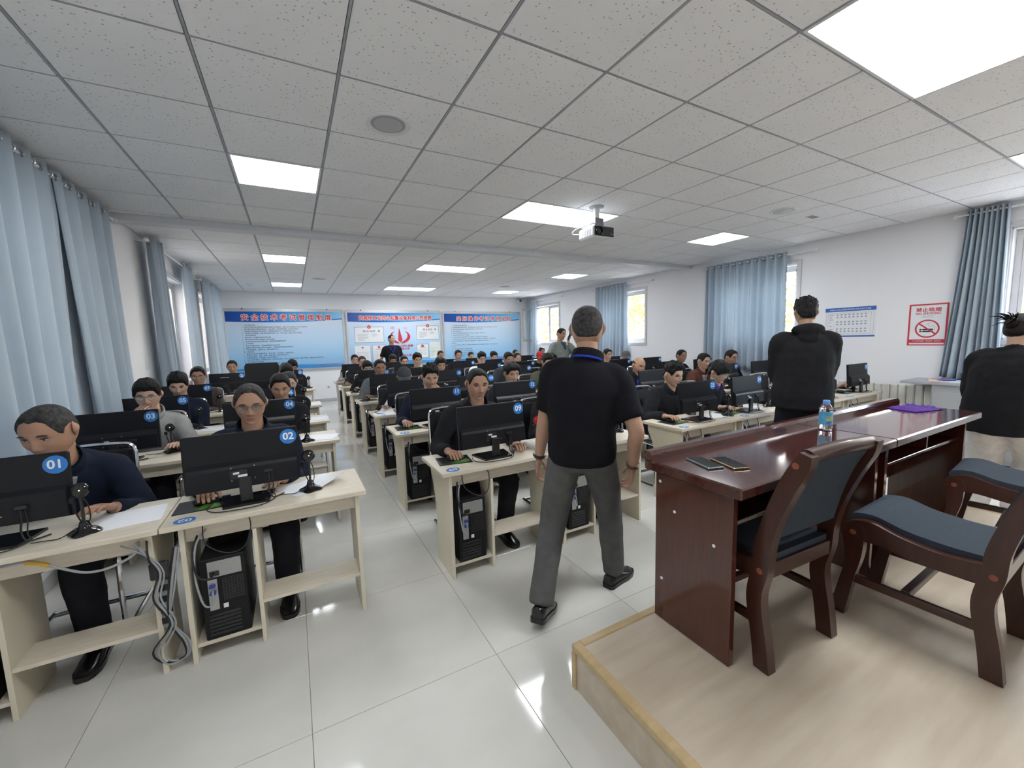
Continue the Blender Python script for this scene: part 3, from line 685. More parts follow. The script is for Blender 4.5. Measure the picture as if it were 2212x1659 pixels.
# black office chair standing empty behind row four of the left block
t = thing('office_chair', 'empty black office chair with tall mesh back in front of the left wall board', 'chair', (-.42, 7.20, 0))
vin = MATS['black_vinyl']
prof = [(-.17, .62), (-.20, .70), (-.225, 1.0), (-.225, 1.22), (-.20, 1.262), (.20, 1.262), (.225, 1.22), (.225, 1.0), (.20, .70), (.17, .62)]
MB().prism(prof, -.02, .02, 'xz').build('backrest', vin, t); MB().box(-.23, .23, .0, .45, .44, .52, 0, .03).build('seat', vin, t, True)
MB().tube([(0, .2, .44), (0, .2, .10)], .028, 14).build('gas_column', chrome, t, True); MB().box(-.03, .03, -.015, .2, .47, .70, 0, .01).build('back_bracket', blackp, t)
for i in range(5):
    a = i*2*math.pi/5; l = MB().tube([(0, .2, .10), (.15*math.cos(a), .2+.15*math.sin(a), .085), (.27*math.cos(a), .2+.27*math.sin(a), .065)], [.026, .02, .015], 8).build('leg', blackp, t, True)
    MB().lathe([(.005, -.02), (.028, -.02), (.03, 0), (.028, .02), (.005, .02)], 14, 0, Tm(.27*math.cos(a), .2+.27*math.sin(a), .03) @ Matrix.Rotation(R(90), 4, 'X')).build('castor', blackg, t, True)

# ================================================================ platform, lecturer's desks and chairs
PZ = .20; PX0, PX1, PY0, PY1 = .964, 4.30, Y0+.02, 1.308
pl = put('platform', None); pl['kind'] = 'structure'
MB().box(PX0+.004, PX1-.004, PY0, PY1-.004, 0, PZ-.002).build('platform_body', plat_m, pl)
MB().box(PX0-.004, PX0+.035, PY0, PY1+.004, PZ-.03, PZ+.003, 0, .004).build('edge_trim', trim_g, pl)
MB().box(PX0+.035, PX1+.004, PY1-.035, PY1+.004, PZ-.03, PZ+.003, 0, .004).build('edge_trim', trim_g, pl)
MB().box(PX1-.035, PX1+.004, PY0, PY1-.035, PZ-.03, PZ+.003, 0, .004).build('edge_trim', trim_g, pl)
MB().box(PX0-.005, PX0+.022, PY1-.022, PY1+.005, 0, PZ-.03, 0, .003).build('corner_trim', trim_g, pl)

TZ = .95
def lecturer_desk(label, xa, xb, ends):
    t = thing('lecturer_desk', label, 'desk', (xa, .845, PZ), 0, "lecturer's desks"); w = xb-xa; h = TZ-PZ
    MB().box(0, w, 0, .46, h-.045, h, 0, .006).build('desktop', rose_h, t)
    MB().prism([(.415, h), (.415, h+.025), (.425, h+.042), (.455, h+.042), (.46, h+.035), (.46, h)], .0, w, 'yz').build('raised_ledge', rose_h, t)
    for i, x in enumerate((.04, w-.04-.03)):
        p = MB().box(x, x+.03, .055, .425, 0, h-.045, 0, .002).build('side_panel', rose, t)
        if i == 0 and ends:
            for (y, z) in ((.40, .655), (.32, .54), (.13, .47), (.385, .20)):
                MB().lathe([(.007, 0), (.007, .002), (.001, .003)], 10, 0, Tm(x, y, z) @ Matrix.Rotation(R(-90), 4, 'Y')).build('screw_cap', white, p)
    MB().box(.07, w-.07, .395, .415, .22, h-.045, 0, .002).build('modesty_panel', rose, t)
    MB().box(.07, w-.07, .09, .395, h-.20, h-.182, 0, .002).build('under_shelf', rose, t)
    MB().box(w*.55, w*.55+.018, .09, .395, h-.182, h-.045, 0, .002).build('divider', rose, t)
    return t
lecturer_desk("dark red lecturer's desk with two phones lying on it", 1.375, 2.665, True)
lecturer_desk("dark red lecturer's desk at the far end with the purple cloth", 2.668, 3.96, False)
MBk = None
def smooth_poly(pts, k=6):
    q, _ = crom([Vector((a, b_, 0)) for a, b_ in pts], [0]*len(pts), k); return [(p.x, p.y) for p in q]
def wood_chair(label, x, y, rz):
    t = thing('wooden_chair', label, 'chair', (x, y, PZ), rz, 'dark wooden chairs with slate cushions')
    # local: facing +y, seat width .46
    post_f = smooth_poly([(-.215, 0), (-.20, .12), (-.175, .28), (-.195, .42), (-.20, .50), (-.235, .64), (-.285, .78), (-.325, .86), (-.345, .895)])
    post_b = smooth_poly([(-.385, .885), (-.375, .83), (-.335, .74), (-.29, .62), (-.262, .50), (-.255, .40), (-.235, .28), (-.26, .12), (-.275, 0)])
    leg_a = smooth_poly([(.265, 0), (.235, .14), (.215, .26), (.225, .36), (.235, .415), (.20, .455)])
    leg_b = smooth_poly([(.16, .44), (.15, .40), (.155, .30), (.175, .20), (.19, .10), (.205, 0)])
    rail = smooth_poly([(-.225, .44), (-.10, .425), (.03, .44), (.13, .468), (.20, .455)])+smooth_poly([(.185, .37), (.10, .375), (-.05, .355), (-.225, .365)])
    for sx in (-1, 1):
        xa, xb = sorted((sx*.19, sx*.235))
        MB().prism(post_f+post_b, xa, xb, 'yz').build('back_leg', rose_c, t); MB().prism(leg_a+leg_b, xa, xb, 'yz').build('front_leg', rose_c, t)
        MB().prism(rail, xa+.004, xb-.004, 'yz').build('side_rail', rose_c, t)
        MB().box(xa+.01, xb-.01, -.225, .19, .165, .20, 0, .004).build('stretcher', rose_c, t)
        for (yy, zz) in ((-.225, .40), (.19, .405), (-.335, .845)):
            MB().lathe([(.012, 0), (.012, .0015), (.001, .003)], 14, 0, Tm(sx*.2352, yy, zz) @ Matrix.Rotation(R(90*sx), 4, 'Y')).build('peg', peg, t, True)
    MB().box(-.19, .19, .16, .185, .36, .42, 0, .003).build('front_rail', rose_c, t); MB().box(-.19, .19, -.25, -.225, .37, .43, 0, .003).build('rear_rail', rose_c, t)
    MB().box(-.19, .19, .0, .03, .17, .20, 0, .003).build('cross_stretcher', rose_c, t)
    MB().tube([(-.20, -.352, .875), (0, -.358, .885), (.20, -.352, .875)], .027, 12, smooth=4).build('top_rail', rose_c, t, True)
    cs = smooth_poly([(-.235, .455), (-.10, .450), (.03, .462), (.13, .488), (.205, .478), (.222, .455)])+[(.215, .435), (-.1, .42), (-.235, .43)]
    MB().prism(cs, -.188, .188, 'yz').build('seat_cushion', slate, t)
    bf = smooth_poly([(-.205, .53), (-.235, .66), (-.275, .77), (-.325, .865)])+smooth_poly([(-.36, .855), (-.32, .77), (-.285, .66), (-.255, .53)])
    MB().prism(bf, -.19, .19, 'yz').build('back_cushion', slate, t)
    return t
wood_chair("dark wooden chair with slate cushion pushed under the lecturer's desk", 1.755, 1.06, R(-3))
wood_chair('dark wooden chair with grey seat in the right foreground, cut by the frame edge', 2.40, .63, R(2))
wood_chair('dark wooden chair with grey seat farthest right, behind the foreground chair', 3.55, .62, R(6))
# things on the lecturer's desks
def phone(label, x, y, rz, fm):
    t = thing('phone', label, 'phone', (x, y, TZ), rz, "phones on the lecturer's desk")
    MB().box(-.037, .037, -.078, .078, 0, .009, 0, .003).build('phone_body', fm, t, True); MB().box(-.034, .034, -.075, .075, .0088, .0096, 0, .0004).build('glass_front', blackg, t)
    MB().box(-.006, .006, -.0785, -.0775, .003, .006).build('charging_port', dark, t)
phone('phone with pale blue rim, nearer the desk end', 1.532, 1.112, R(-17), mat('pale_blue_rim', (.35, .45, .50), .25, metal=.6))
phone('phone with golden rim, the right one of the two', 1.615, 1.052, R(-19), mat('gold_rim', (.45, .38, .25), .25, metal=.7))
t = thing('water_bottle', 'clear plastic water bottle with blue label and cap on the desk', 'bottle', (2.615, 1.142, TZ))
def octo(r): return r
rings = []
for r0, z in ((.020, 0), (.031, .004), (.032, .02), (.032, .035), (.030, .04), (.030, .105), (.032, .11), (.032, .122), (.024, .140), (.014, .152), (.013, .16)):
    sq = 1 if z < .13 else 0
    rings.append([Vector((r0*math.cos(a)*(1-.06*sq*abs(math.sin(2*a))**4), r0*math.sin(a)*(1-.06*sq*abs(math.sin(2*a))**4), z)) for a in [2*math.pi*j/32 for j in range(32)]])
MB().rings(rings).build('bottle_body', pet, t, True, 50)
MB().rings([[Vector((.0318*math.cos(2*math.pi*j/32), .0318*math.sin(2*math.pi*j/32), z)) for j in range(32)] for z in (.035, .107)], cap=False).build('label_band', water_lbl, t, True)
MB().lathe([(.0165, .15), (.0165, .168), (.014, .171), (.001, .171)], 20).build('cap', mat('blue_cap', (.10, .30, .72), .4), t, True)
# picture patch and lines of print on the bottle label
def patch(a0, a1, z0, z1, m_, nm, r0=.0322):
    k = 8; MB().rings([[Vector((q*math.cos(a0+(a1-a0)*j/k), q*math.sin(a0+(a1-a0)*j/k), z)) for z, q in ((z0, r0), (z1, r0), (z1, r0-.0006), (z0, r0-.0006))] for j in range(k+1)]).build(nm, m_, t)
patch(R(-150), R(-95), .058, .083, mat('label_picture', (.25, .38, .10), .5, vscale=60, col2=(.75, .62, .35)), 'label_picture')
patch(R(-150), R(-95), .048, .052, bluep, 'label_print'); patch(R(-150), R(-105), .041, .044, bluep, 'label_print')
# crumpled purple cloth
nu = 26; vv = []; ff = []
for j in range(nu+1):
    for i in range(nu+1):
        u, v = i/nu-.5, j/nu-.5; e = max(0, 1-(2*max(abs(u), abs(v)))**4)
        p = Vector((u*7, v*7, 3.1)); hgt = .003+e*(.012+.028*abs(mnoise.noise(p))+.012*abs(mnoise.noise(p*2.3)))
        k = 1-.18*abs(mnoise.noise(Vector((u*4, v*4, 9))))
        vv.append((u*.27*k, v*.19*k+.03*u, hgt))
for j in range(nu):
    for i in range(nu): q = j*(nu+1)+i; ff.append((q, q+1, q+nu+2, q+nu+1))
me = bpy.data.meshes.new('cloth'); me.from_pydata(vv, [], ff); me.materials.append(purple); me.polygons.foreach_set('use_smooth', [True]*len(ff)); me.update()
o = put('cloth', me); o.location = (3.77, 1.12, TZ); o.rotation_euler = (0, 0, R(-20)); o.modifiers.new('t', 'SOLIDIFY').thickness = .002; tag(o, 'crumpled purple cloth lying on the dark red desk', 'cloth')

# grey steel desk by the right wall, radiator
t = thing('steel_desk', 'grey steel desk against the right wall with papers on top', 'desk', (6.40, .55, 0))
MB().box(0, .53, 0, 1.50, .86, .89, 0, .004).build('worktop', cabg, t); MB().box(.03, .50, .03, 1.23, .06, .86, 0, .004).build('cabinet', cabg, t)
for i in range(3): 
    f = MB().box(.022, .031, .05+i*.40, .42+i*.40, .10, .78, 0, .003).build('door', cabg, t); MB().box(.012, .023, .38+i*.40, .39+i*.40, .42, .52, 0, .002).build('handle', chrome, f)
MB().box(.04, .49, .04, 1.22, 0, .06).build('plinth', dark, t)
sheet('stack of white papers on the grey steel desk, broadest sheet', 6.62, 1.62, R(10), .30, .42, 0, paperm, .89); sheet('white paper lying over the edge stack on the steel desk', 6.63, 1.50, R(-8), .30, .42, 0, paperm, .893)
sheet('pink paper sheet on the grey steel desk', 6.50, 1.74, R(20), .12, .17, .03, paperp, .893)
t = thing('snack_bag', 'small blue packet lying on papers on the steel desk', 'packet', (6.66, 1.72, .895)); MB().ell((0, 0, .012), .06, .085, .012, 14, 6).build('bag', mat('blue_wrap', (.03, .22, .62), .3), t, True); MB().box(-.03, .03, -.04, .04, .020, .026, 0, .002).build('red_print', redp, t)
t = thing('radiator', 'cream sectional radiator on the right wall behind the steel desk', 'radiator', (6.87, 1.30, 0))
for i in range(19):
    yy = i*.082
    MB().box(-.045, .045, yy+.003, yy+.079, .12, .80, 0, .012).build('fin', radm, t, True)
for z in (.16, .74): MB().tube([(0, -.03, z), (0, 1.59, z)], .018, 10).build('pipe', radm, t, True)
for yy in (.1, 1.45): MB().box(-.02, .02, yy-.015, yy+.015, 0, .13, 0, .003).build('foot', radm, t)
# wall outlet and switch
t = thing('wall_outlet', 'white double wall outlet low on the back wall', 'outlet', (.778, Y1-.012, .39)); MB().box(-.045, .045, 0, .012, -.045, .045, 0, .003).build('plate', white, t); MB().box(-.02, .02, -.002, .001, -.02, .02).build('sockets', greyp, t)
t = thing('light_switch', 'white switch plate on the left wall beside the bunched curtain', 'switch', (X0, 6.1, 1.34)); MB().box(0, .012, -.045, .045, -.06, .06, 0, .003).build('plate', white, t); MB().box(.011, .016, -.02, .02, -.035, .035, 0, .002).build('rocker', white, t)

# ================================================================ outside the windows
struct(MB().box(-4.2, -3.6, -4, 16, -.6, 5.5).build('wall_sky_blocker', blocker_m)); struct(MB().box(-3.6, X0-.25, -4, 16, -.6, -.4).build('ground_alley', ground_m))  # added beige wall: blocks the blue sky behind the left windows
o = struct(MB().box(7.3, 30, -8, 26, -.6, -.4).build('ground_outside', ground_m))
random.seed(11)
def tree(label, x, y, h, r):
    t = thing('tree', label, 'tree', (x, y, -.4), 0, 'trees outside the windows')
    MB().tube([(0, 0, 0), (.05, .03, h*.4), (-.03, .06, h*.75)], [.16, .12, .05], 9, smooth=4).build('trunk', bark, t, True)
    mb = MB()
    for _ in range(2200):
        a, b_ = random.uniform(0, 6.283), math.acos(random.uniform(-1, 1)); q = r*random.uniform(.35, 1)**.5
        c = Vector((q*math.sin(b_)*math.cos(a), q*math.sin(b_)*math.sin(a), h*.62+q*1.15*math.cos(b_)))
        d1 = Vector((random.gauss(0, 1), random.gauss(0, 1), random.gauss(0, 1))).normalized(); d2 = d1.orthogonal().normalized(); s_ = random.uniform(.06, .12)
        mb.add([c-d1*s_, c+d2*s_*.5, c+d1*s_, c-d2*s_*.5], [(0, 1, 2, 3)])
    c = mb.build('foliage', leafm, t); c['kind'] = 'stuff'
tree('yellow-leaved tree outside the back corner window', 10.2, 16.4, 5.2, 1.7); tree('yellow-green tree outside the middle window of the right wall', 10.6, 9.2, 5.5, 1.5)
tree('green tree outside the window behind the hooded man', 11.0, 5.2, 5.0, 1.7); tree('yellow tree outside the window nearest the woman', 11.5, 1.2, 5.2, 1.9); tree('tree outside between the two far windows', 11.3, 12.8, 5.5, 1.6)

# ================================================================ wall boards and signs (local x right, y up, z out of the wall)
def plate(nm, x0, x1, y0, y1, z0, z1, m_, par, c=0): return MB().box(x0, x1, y0, y1, z0, z1, 0, c).build(nm, m_, par)
def fit(nm, body, m_, par, cx, cy, w, h=None, z=.004, space=1.0, off=0.0, align='CENTER', line=1.0, res=2, spread=0.0):
    me = text(body, .1, off, res, align, space, line).copy(); me.materials.clear(); me.materials.append(m_)
    co = np.empty(len(me.vertices)*3); me.vertices.foreach_get('co', co); co = co.reshape(-1, 3)
    lo, hi = co.min(0), co.max(0); s_ = w/(hi[0]-lo[0]); sy = h/(hi[1]-lo[1]) if h else s_
    co[:, 0] = (co[:, 0]-(lo[0]+hi[0])/2)*s_+cx; co[:, 1] = (co[:, 1]-(lo[1]+hi[1])/2)*sy+cy; co[:, 2] = z
    me.vertices.foreach_set('co', co.ravel()); me.update()
    if spread:      # heavier strokes: the same glyphs a hair apart, each at its own depth
        ff = [tuple(p.vertices) for p in me.polygons]; mb = MB()
        for q in range(8):
            a = q*math.pi/4; mb.add([(x+spread*math.cos(a), y+spread*math.sin(a), zz+q*.00006) for x, y, zz in co], ff)
        return mb.build(nm, m_, par)
    return put(nm, me, par)
def board(label, xa, xb, za, zb):
    t = thing('notice_board', label, 'board', (0, 0, 0), 0, 'blue notice boards on the back wall')
    t.matrix_world = Tm((xa+xb)/2, Y1-.03, (za+zb)/2) @ FACE_CAM
    w, h = (xb-xa)/2, (zb-za)/2; fm = mat('silver_frame', (.62, .63, .65), .3, metal=.5)
    for q in ((-w, w, h-.045, h), (-w, w, -h, -h+.045), (-w, -w+.045, -h+.045, h-.045), (w-.045, w, -h+.045, h-.045)): plate('frame', *q, -.028, .012, fm, t, .004)
    plate('top_rail', -w+.02, w-.02, h, h+.03, -.028, .0, fm, t, .004)
    for x in (-w*.7, w*.7): plate('clip', x-.012, x+.012, h+.004, h+.034, 0, .012, blackp, t, .002)
    iw, ih = w-.045, h-.045
    pm = MATS.get('poster_print') or grad_mat('poster_print', [(0, (.22, .50, .80)), (.45, (.50, .70, .90)), (1, (.76, .80, .90))], 1, .25, 1/(2*ih), .5); MATS['poster_print'] = pm
    plate('poster', -iw, iw, -ih, ih, -.02, 0, pm, t)
    hm = MATS.get('header_print') or grad_mat('header_print', [(0, (.008, .06, .36)), (.35, (.02, .16, .55)), (.75, (.12, .45, .80)), (1, (.30, .62, .88))], 0, .2, 1/(2*iw), .5); MATS['header_print'] = hm
    k = 24; top = ih; wav = [(-iw+2*iw*i/k, ih-.24-.03*math.sin(math.pi*i/k)+.05*(i/k)**2) for i in range(k+1)]
    MB().prism([(-iw, top)]+wav+[(iw, top)], .0, .001, 'xy').build('header_band', hm, t)
    sw = [(a, b_-.002) for a, b_ in wav[12:]]+[(a, b_+.03*((i)/12)) for i, (a, b_) in reversed(list(enumerate(wav[12:])))]
    MB().prism(sw, .001, .0015, 'xy').build('header_swoosh', bluep, t)
    MB().prism([(-iw, -ih), (iw, -ih), (iw, -ih+.05)]+[(iw-2*iw*i/k, -ih+.05+.06*math.sin(math.pi*i/k)) for i in range(1, k)]+[(-iw, -ih+.03)], .0, .001, 'xy').build('footer_band', MATS.get('footer') or mat('footer', (.06, .30, .66), .25), t)
    return t, iw, ih
B1 = ['一、考试组织实施', '1、考试分为安全技术理论考试和实际操作考试两部分。理论考试合格后方可参加实操考试', '2、理论考试采用计算机闭卷考试，从全国统一题库随机抽题，全程电子监控。', '3、实操考试在标准化考试点进行，采用现场操作方式，全程录像有记录。', '4、考场执行封闭管理，考生凭有效身份证件入场，对号入座，服从监考人员管理。',
      '二、考试合格标准', '1、理论考试、实操考试均实行百分制。', '2、两科成绩均达到80分及以上为考试合格。', '3、考试成绩当场公布并记录存档，成绩在规定期限内有效。', '三、补考管理', '1、考试不合格的科目，可在规定期限内申请补考。', '2、逾期未完成补考或补考仍不合格的，须重新报名参加培训和考试。', '3、严禁违规替考、违规补考，取消成绩等行为。',
      '四、考场纪律', '1、考生进入考场不得携带手机、电子手表、考试资料、纸条等物品', '2、严禁交头接耳、抄袭、传递、冒名顶替，替考等作弊行为。', '3、严禁擅自离场，损坏设备，扰乱考场秩序', '4、违反考场纪律者，立即终止考试，取消本次成绩，并记入考试诚信档案；情节严重的，按规定追究相关责任。', '五、考试档案与证书管理', '1、考试结束后，由专人对试卷和资料统一归档，做到完整准确可查', '2、实行电子档案与纸质档案同步，专柜保存，专人管理', '3、考试合格者按规定发放证书']
B3 = ['一、考生应服从监考人员的安排和指挥。', '二、考生应按规定的时间提前到场签到，凭身份证和准考证进入指定的考场候考，携带与考试无关的物品一律不得入场', '三、考生在考试前应先检查设备，发现异常情况立即报告，经监考人员同意方可', '四、考生不得擅自离开考位', '五、考生必须严格按照安全操作规程进行操作，遵守纪律，不准喧哗，不得干扰他人', '六、考试时间到应立即停止操作，待设备归位', '七、监考人员应在考前对场地和设备进行检查，确认合格，方可开始考试，考试中加强巡视', '八、监考人员应提前三十分钟到达考场，宣读考场规则，核对考生身份证件，做好各项准备工作，严格按程序进行', '九、监考人员应认真履行职责，严格执行考试纪律和有关规定，不得擅自更改评分标准和成绩，公正，公平', '按规定处理', '十、监考人员发现违规，作弊行为，应当场制止并如实填写记录，情节严重的取消其考试资格，并报上级主管部门处理', '追究责任', '十一、监考人员在考试过程中，不得离开考场岗位', '十二、考试结束后统一收卷，清点无误后，方可离场', '十三、监考人员应对考试全过程进行记录并及时归档保存', '十四、考生和监考人员应当自觉遵守本规则，服从管理，保证考试安全有序进行', '十五、本规则自发布之日起施行']
def lines(t, L, x0, ytop, dy, size, m_=blackpr):
    mb_v = []; 
    for i, s_ in enumerate(L):
        me = text(s_, .1, 0.0, 1, 'LEFT'); n_ = len(me.vertices)
        co = np.empty(n_*3); me.vertices.foreach_get('co', co); co = co.reshape(-1, 3)*size/.1
        v = [(a+x0, b_+ytop-i*dy, .002) for a, b_, c_ in co]
        f = [tuple(p.vertices) for p in me.polygons]; mb_v.append((v, f))
    mb = MB()
    for v, f in mb_v: mb.add(v, f)
    return mb.build('body_text', m_, t)
t, iw, ih = board('left blue notice board, with many lines of black rules below its title', -1.385, 1.275, .87, 2.40)
for spr, m_, z in ((.013, stickw, .0025), (.004, redp, .0038)): fit('title_outline' if z < .003 else 'title_text', '安全技术考试管理制度', m_, t, .03, ih-.135, 1.98, .145, z, 1.55, spread=spr)
lines(t, B1, -.98, ih-.33, .0495, .036)
fit('company_text', '武威核工业同心起重设备有限公司', redp, t, .92, -ih+.085, .66, .04, .0025)
t, iw, ih = board('middle blue notice board, with certificates and the red logo', 1.315, 3.970, .85, 2.39)
for spr, m_, z in ((.013, stickw, .0025), (.004, redp, .0038)): fit('title_outline' if z < .003 else 'title_text', '武威核工业同心起重设备有限公司资质', m_, t, .02, ih-.14, 2.02, .115, z, 1.0, spread=spr)
sc = .00133
def bp_(px, py): return ((px-1100)*sc, ih-(py-240)*sc)
def cert(x0, y0, x1, y1, fm, emblem, ttl=None, pm=paperm):
    a, b_ = bp_(x0, y1), bp_(x1, y0); cx = (a[0]+b_[0])/2; w, h = b_[0]-a[0], b_[1]-a[1]
    c = plate('certificate', a[0], b_[0], a[1], b_[1], .0, .002, fm, t); e = .009
    plate('certificate_sheet', a[0]+e, b_[0]-e, a[1]+e, b_[1]-e, .002, .0025, pm, c)
    if emblem: MB().lathe([(.048*emblem, 0), (.048*emblem, .002), (.001, .002)], 20, 0, Tm(cx, b_[1]-(0 if emblem > .9 else .06), .003)).build('emblem', redp, c); MB().lathe([(.028*emblem, .002), (.028*emblem, .003), (.001, .003)], 5, 0, Tm(cx, b_[1]-(0 if emblem > .9 else .06), .003)).build('emblem_star', mat('emblem_gold', (.70, .30, .06), .4), c)
    if ttl: fit('certificate_title', ttl, blackpr, c, cx, b_[1]-h*(.27 if w > h else .24), w*(.42 if w > h else .55), .05 if w > h else .025, .003, 1.3 if w > h else 1, .001)
    ys = np.linspace(b_[1]-h*(.45 if w > h else .36), a[1]+h*.14, 7)
    for i, y in enumerate(ys):
        plate('print_line', a[0]+w*.10, a[0]+w*(.10+[.4, .34, .36, .37, .36, .25, .2][i]), y-.0035, y+.0035, .0026, .003, greyp, c)
        if w > h and i < 3: plate('print_line', a[0]+w*.58, a[0]+w*(.75+.05*(i % 2)), y-.0035, y+.0035, .0026, .003, greyp, c)
        if w <= h and i < 6: plate('print_line', a[0]+w*.5, a[0]+w*(.9-.05*(i % 3)), y-.003, y+.003, .0026, .003, greyp, c)
    if w > h: plate('seal_code', a[0]+w*.80, a[0]+w*.87, b_[1]-h*.32, b_[1]-h*.2, .0026, .003, greyp, c)
dg = mat('cert_frame_grey', (.16, .20, .22), .5)
cert(250, 530, 830, 850, dg, 1, '营业执照'); cert(1525, 515, 2030, 815, dg, 1, '营业执照')
cert(235, 905, 545, 1300, mat('cert_frame_tan', (.70, .55, .48), .5), .55); cert(585, 905, 850, 1265, mat('cert_frame_red', (.55, .22, .28), .5), .7, '特种设备生产许可证')
cert(1515, 910, 1770, 1215, dg, .9, '许可证'); cert(1800, 870, 2050, 1230, mat('cert_frame_green', (.62, .66, .58), .5), 0, None, mat('pale_green_paper', (.74, .78, .72), .8))
MB().prism([bp_(*p) for p in ((1150, 545), (1218, 810), (1170, 872), (1120, 810))], .0, .002, 'xy').build('logo_wedge', redp, t)
hr = smooth_poly([(1255, 615), (1340, 660), (1385, 740), (1350, 820), (1270, 872), (1178, 890)], 5)+smooth_poly([(1205, 850), (1265, 815), (1310, 770), (1325, 710), (1300, 655), (1255, 615)], 5)[:-1]
MB().prism([bp_(*p) for p in hr], .0, .002, 'xy').build('logo_horn', redp, t); MB().prism([bp_(2*1163-p[0], p[1]) for p in hr][::-1], .0, .002, 'xy').build('logo_horn', redp, t)
for ch, p in (('同', (1015, 560)), ('心', (1285, 557))): fit('logo_character', ch, redp, t, *bp_(*p), .095, .085, .003)
fit('logo_text', '武威核工业同心起重', redp, t, *bp_(1185, 937), .66, .062, .003, 1.1, spread=.002); fit('logo_text', '设备有限公司', redp, t, *bp_(1180, 1000), .46, .058, .003, 1.15, spread=.002); fit('logo_text', '起重安装工程', redp, t, *bp_(1200, 1140), .50, .06, .003, 1.15, spread=.002)
t, iw, ih = board('right blue notice board, next to the window corner', 4.010, 6.680, .83, 2.375)
for spr, m_, z in ((.013, stickw, .0025), (.004, redp, .0038)): fit('title_outline' if z < .003 else 'title_text', '实际操作考试考场规则', m_, t, .03, ih-.145, 1.84, .135, z, 1.4, spread=spr)
lines(t, B3, -1.08, ih-.35, .0595, .030)
fit('company_text', '武威核工业同心起重设备有限公司', redp, t, .80, -ih+.085, .66, .04, .0025)

def wall_sign(nm, label, cat_, ya, yb, za, zb):
    t = thing(nm, label, cat_); t.matrix_world = Tm(X1-.001, (ya+yb)/2, (za+zb)/2) @ FACE_L; return t, abs(yb-ya)/2, (zb-za)/2
t, w, h = wall_sign('no_smoking_sign', 'red and white no smoking sign on the right wall', 'sign', 2.185, 1.828, 1.293, 1.805)
plate('sheet', -w, w, -h, h, 0, .003, redp, t, .001); e = .018; plate('white_field', -w+e, w-e, -h+.075, h-e, .003, .0036, paperm, t); plate('white_strip', -w+e, w-e, -h+.012, -h+.032, .003, .0036, paperm, t)
fit('chinese_lettering', '禁止吸烟', redp, t, 0, h-.072, .225, .047, .0042, 1.05, spread=.0015); fit('english_lettering', 'NO SMOKING', redp, t, 0, h-.118, .225, .028, .0042, 1.05, spread=.0008)
fit('small_lettering', '（办公区域）', greyp, t, 0, h-.150, .11, .016, .0042); plate('underline', -.06, .06, h-.170, h-.168, .0036, .0042, greyp, t)
k = 40; MB().rings([[Vector((q*math.cos(a), q*math.sin(a)-.05, z)) for q, z in ((.112, .0036), (.112, .0046), (.096, .0046), (.096, .0036))] for a in [2*math.pi*i/k for i in range(k)]], closed=True).build('ring', redp, t)
M_ = Tm(0, -.05, 0) @ Matrix.Rotation(R(-40), 4, 'Z'); MB().box(-.10, .10, -.008, .008, .0044, .0054, 0, 0, M_).build('slash', redp, t)
for y, xs in ((-.058, (-.07, .055)), (-.082, (-.07, .055))): plate('cigarette', xs[0], xs[1], y-.009, y+.007, .0036, .0042, blackpr, t)
for y in (-.058, -.082): plate('filter_gap', -.048, -.042, y-.009, y+.007, .0042, .0044, paperm, t)
MB().tube([(.062, -.075, .004), (.07, -.04, .004), (.055, -.015, .004), (.02, -.02, .004), (.005, .01, .004), (.03, .03, .004)], .0015, 5, smooth=5).build('smoke_line', greyp, t)
fit('footer_lettering', '为了你我的健康，请勿吸烟，谢谢合作', paperm, t, 0, -h+.054, .26, .016, .0036)
t, w, h = wall_sign('seating_chart', 'blue and white seating chart sheet on the right wall by the hooded man', 'chart', 3.113, 2.520, 1.415, 1.828)
plate('sheet', -w, w, -h, h, 0, .003, paperm, t, .001); plate('blue_header', -w, w, h-.055, h, .003, .004, bluep, t); plate('blue_footer', -w, w, -h, -h+.02, .003, .004, bluep, t)
fit('header_lettering', '武威核工业同心起重设备有限公司考点座位示意图', paperm, t, 0, h-.028, .48, .024, .0045)
for q in ((-w+.015, w-.02, .0), (-w+.04, w-.05, .012)):
    for yy in (-h+.035+q[2], h-.07-q[2]): plate('rule_line', q[0], q[1], yy-.001, yy+.001, .003, .0036, greyp, t)
    for xx in q[:2]: plate('rule_line', xx-.001, xx+.001, -h+.035+q[2], h-.07-q[2], .003, .0036, greyp, t)
bl = mat('desk_symbol_blue', (.30, .34, .42), .6)
for i in range(8):
    for j, yy in enumerate((.105, .070, .005, -.03, -.095, -.13)):
        x = -w+.145+i*.047; o = plate('desk_symbol', x, x+.016, yy-.008, yy+.011, .003, .0036, bl, t); plate('seat_symbol', x+.018, x+.026, yy-.003, yy+.005, .003, .0036, greyp, o)
for yy in (.10, .07, .04, .0, -.05, -.1): plate('side_print', -w+.055, -w+.055+.02+.03*abs(math.sin(yy*50)), yy-.004, yy+.004, .003, .0036, greyp, t)

# ================================================================ people
def skin(nm, c): 
    M = mat(nm, c, .5, var=.07, vscale=14, spec=.35, bump=.05, bscale=220); M.node_tree.nodes['Principled BSDF'].inputs['Subsurface Weight'].default_value = .06; M.node_tree.nodes['Principled BSDF'].inputs['Subsurface Radius'].default_value = (.02, .008, .004); return M
SK = [skin('skin_tan', (.42, .235, .155)), skin('skin_light', (.52, .33, .24)), skin('skin_brown', (.33, .18, .115)), skin('skin_mid', (.46, .275, .19))]
LIP = [mat('lip_%d' % i, c, .45) for i, c in enumerate(((.33, .13, .11), (.40, .17, .15), (.25, .11, .09), (.36, .15, .13)))]
hair_b = mat('black_hair', (.0075, .007, .007), .55, spec=.22, var=.5, vscale=90, bump=.6, bscale=160, stretch=(1, 1, .35))
hair_g = mat('greying_hair', (.014, .013, .013), .6, spec=.2, vscale=60, col2=(.065, .062, .06), bump=.5, bscale=160)
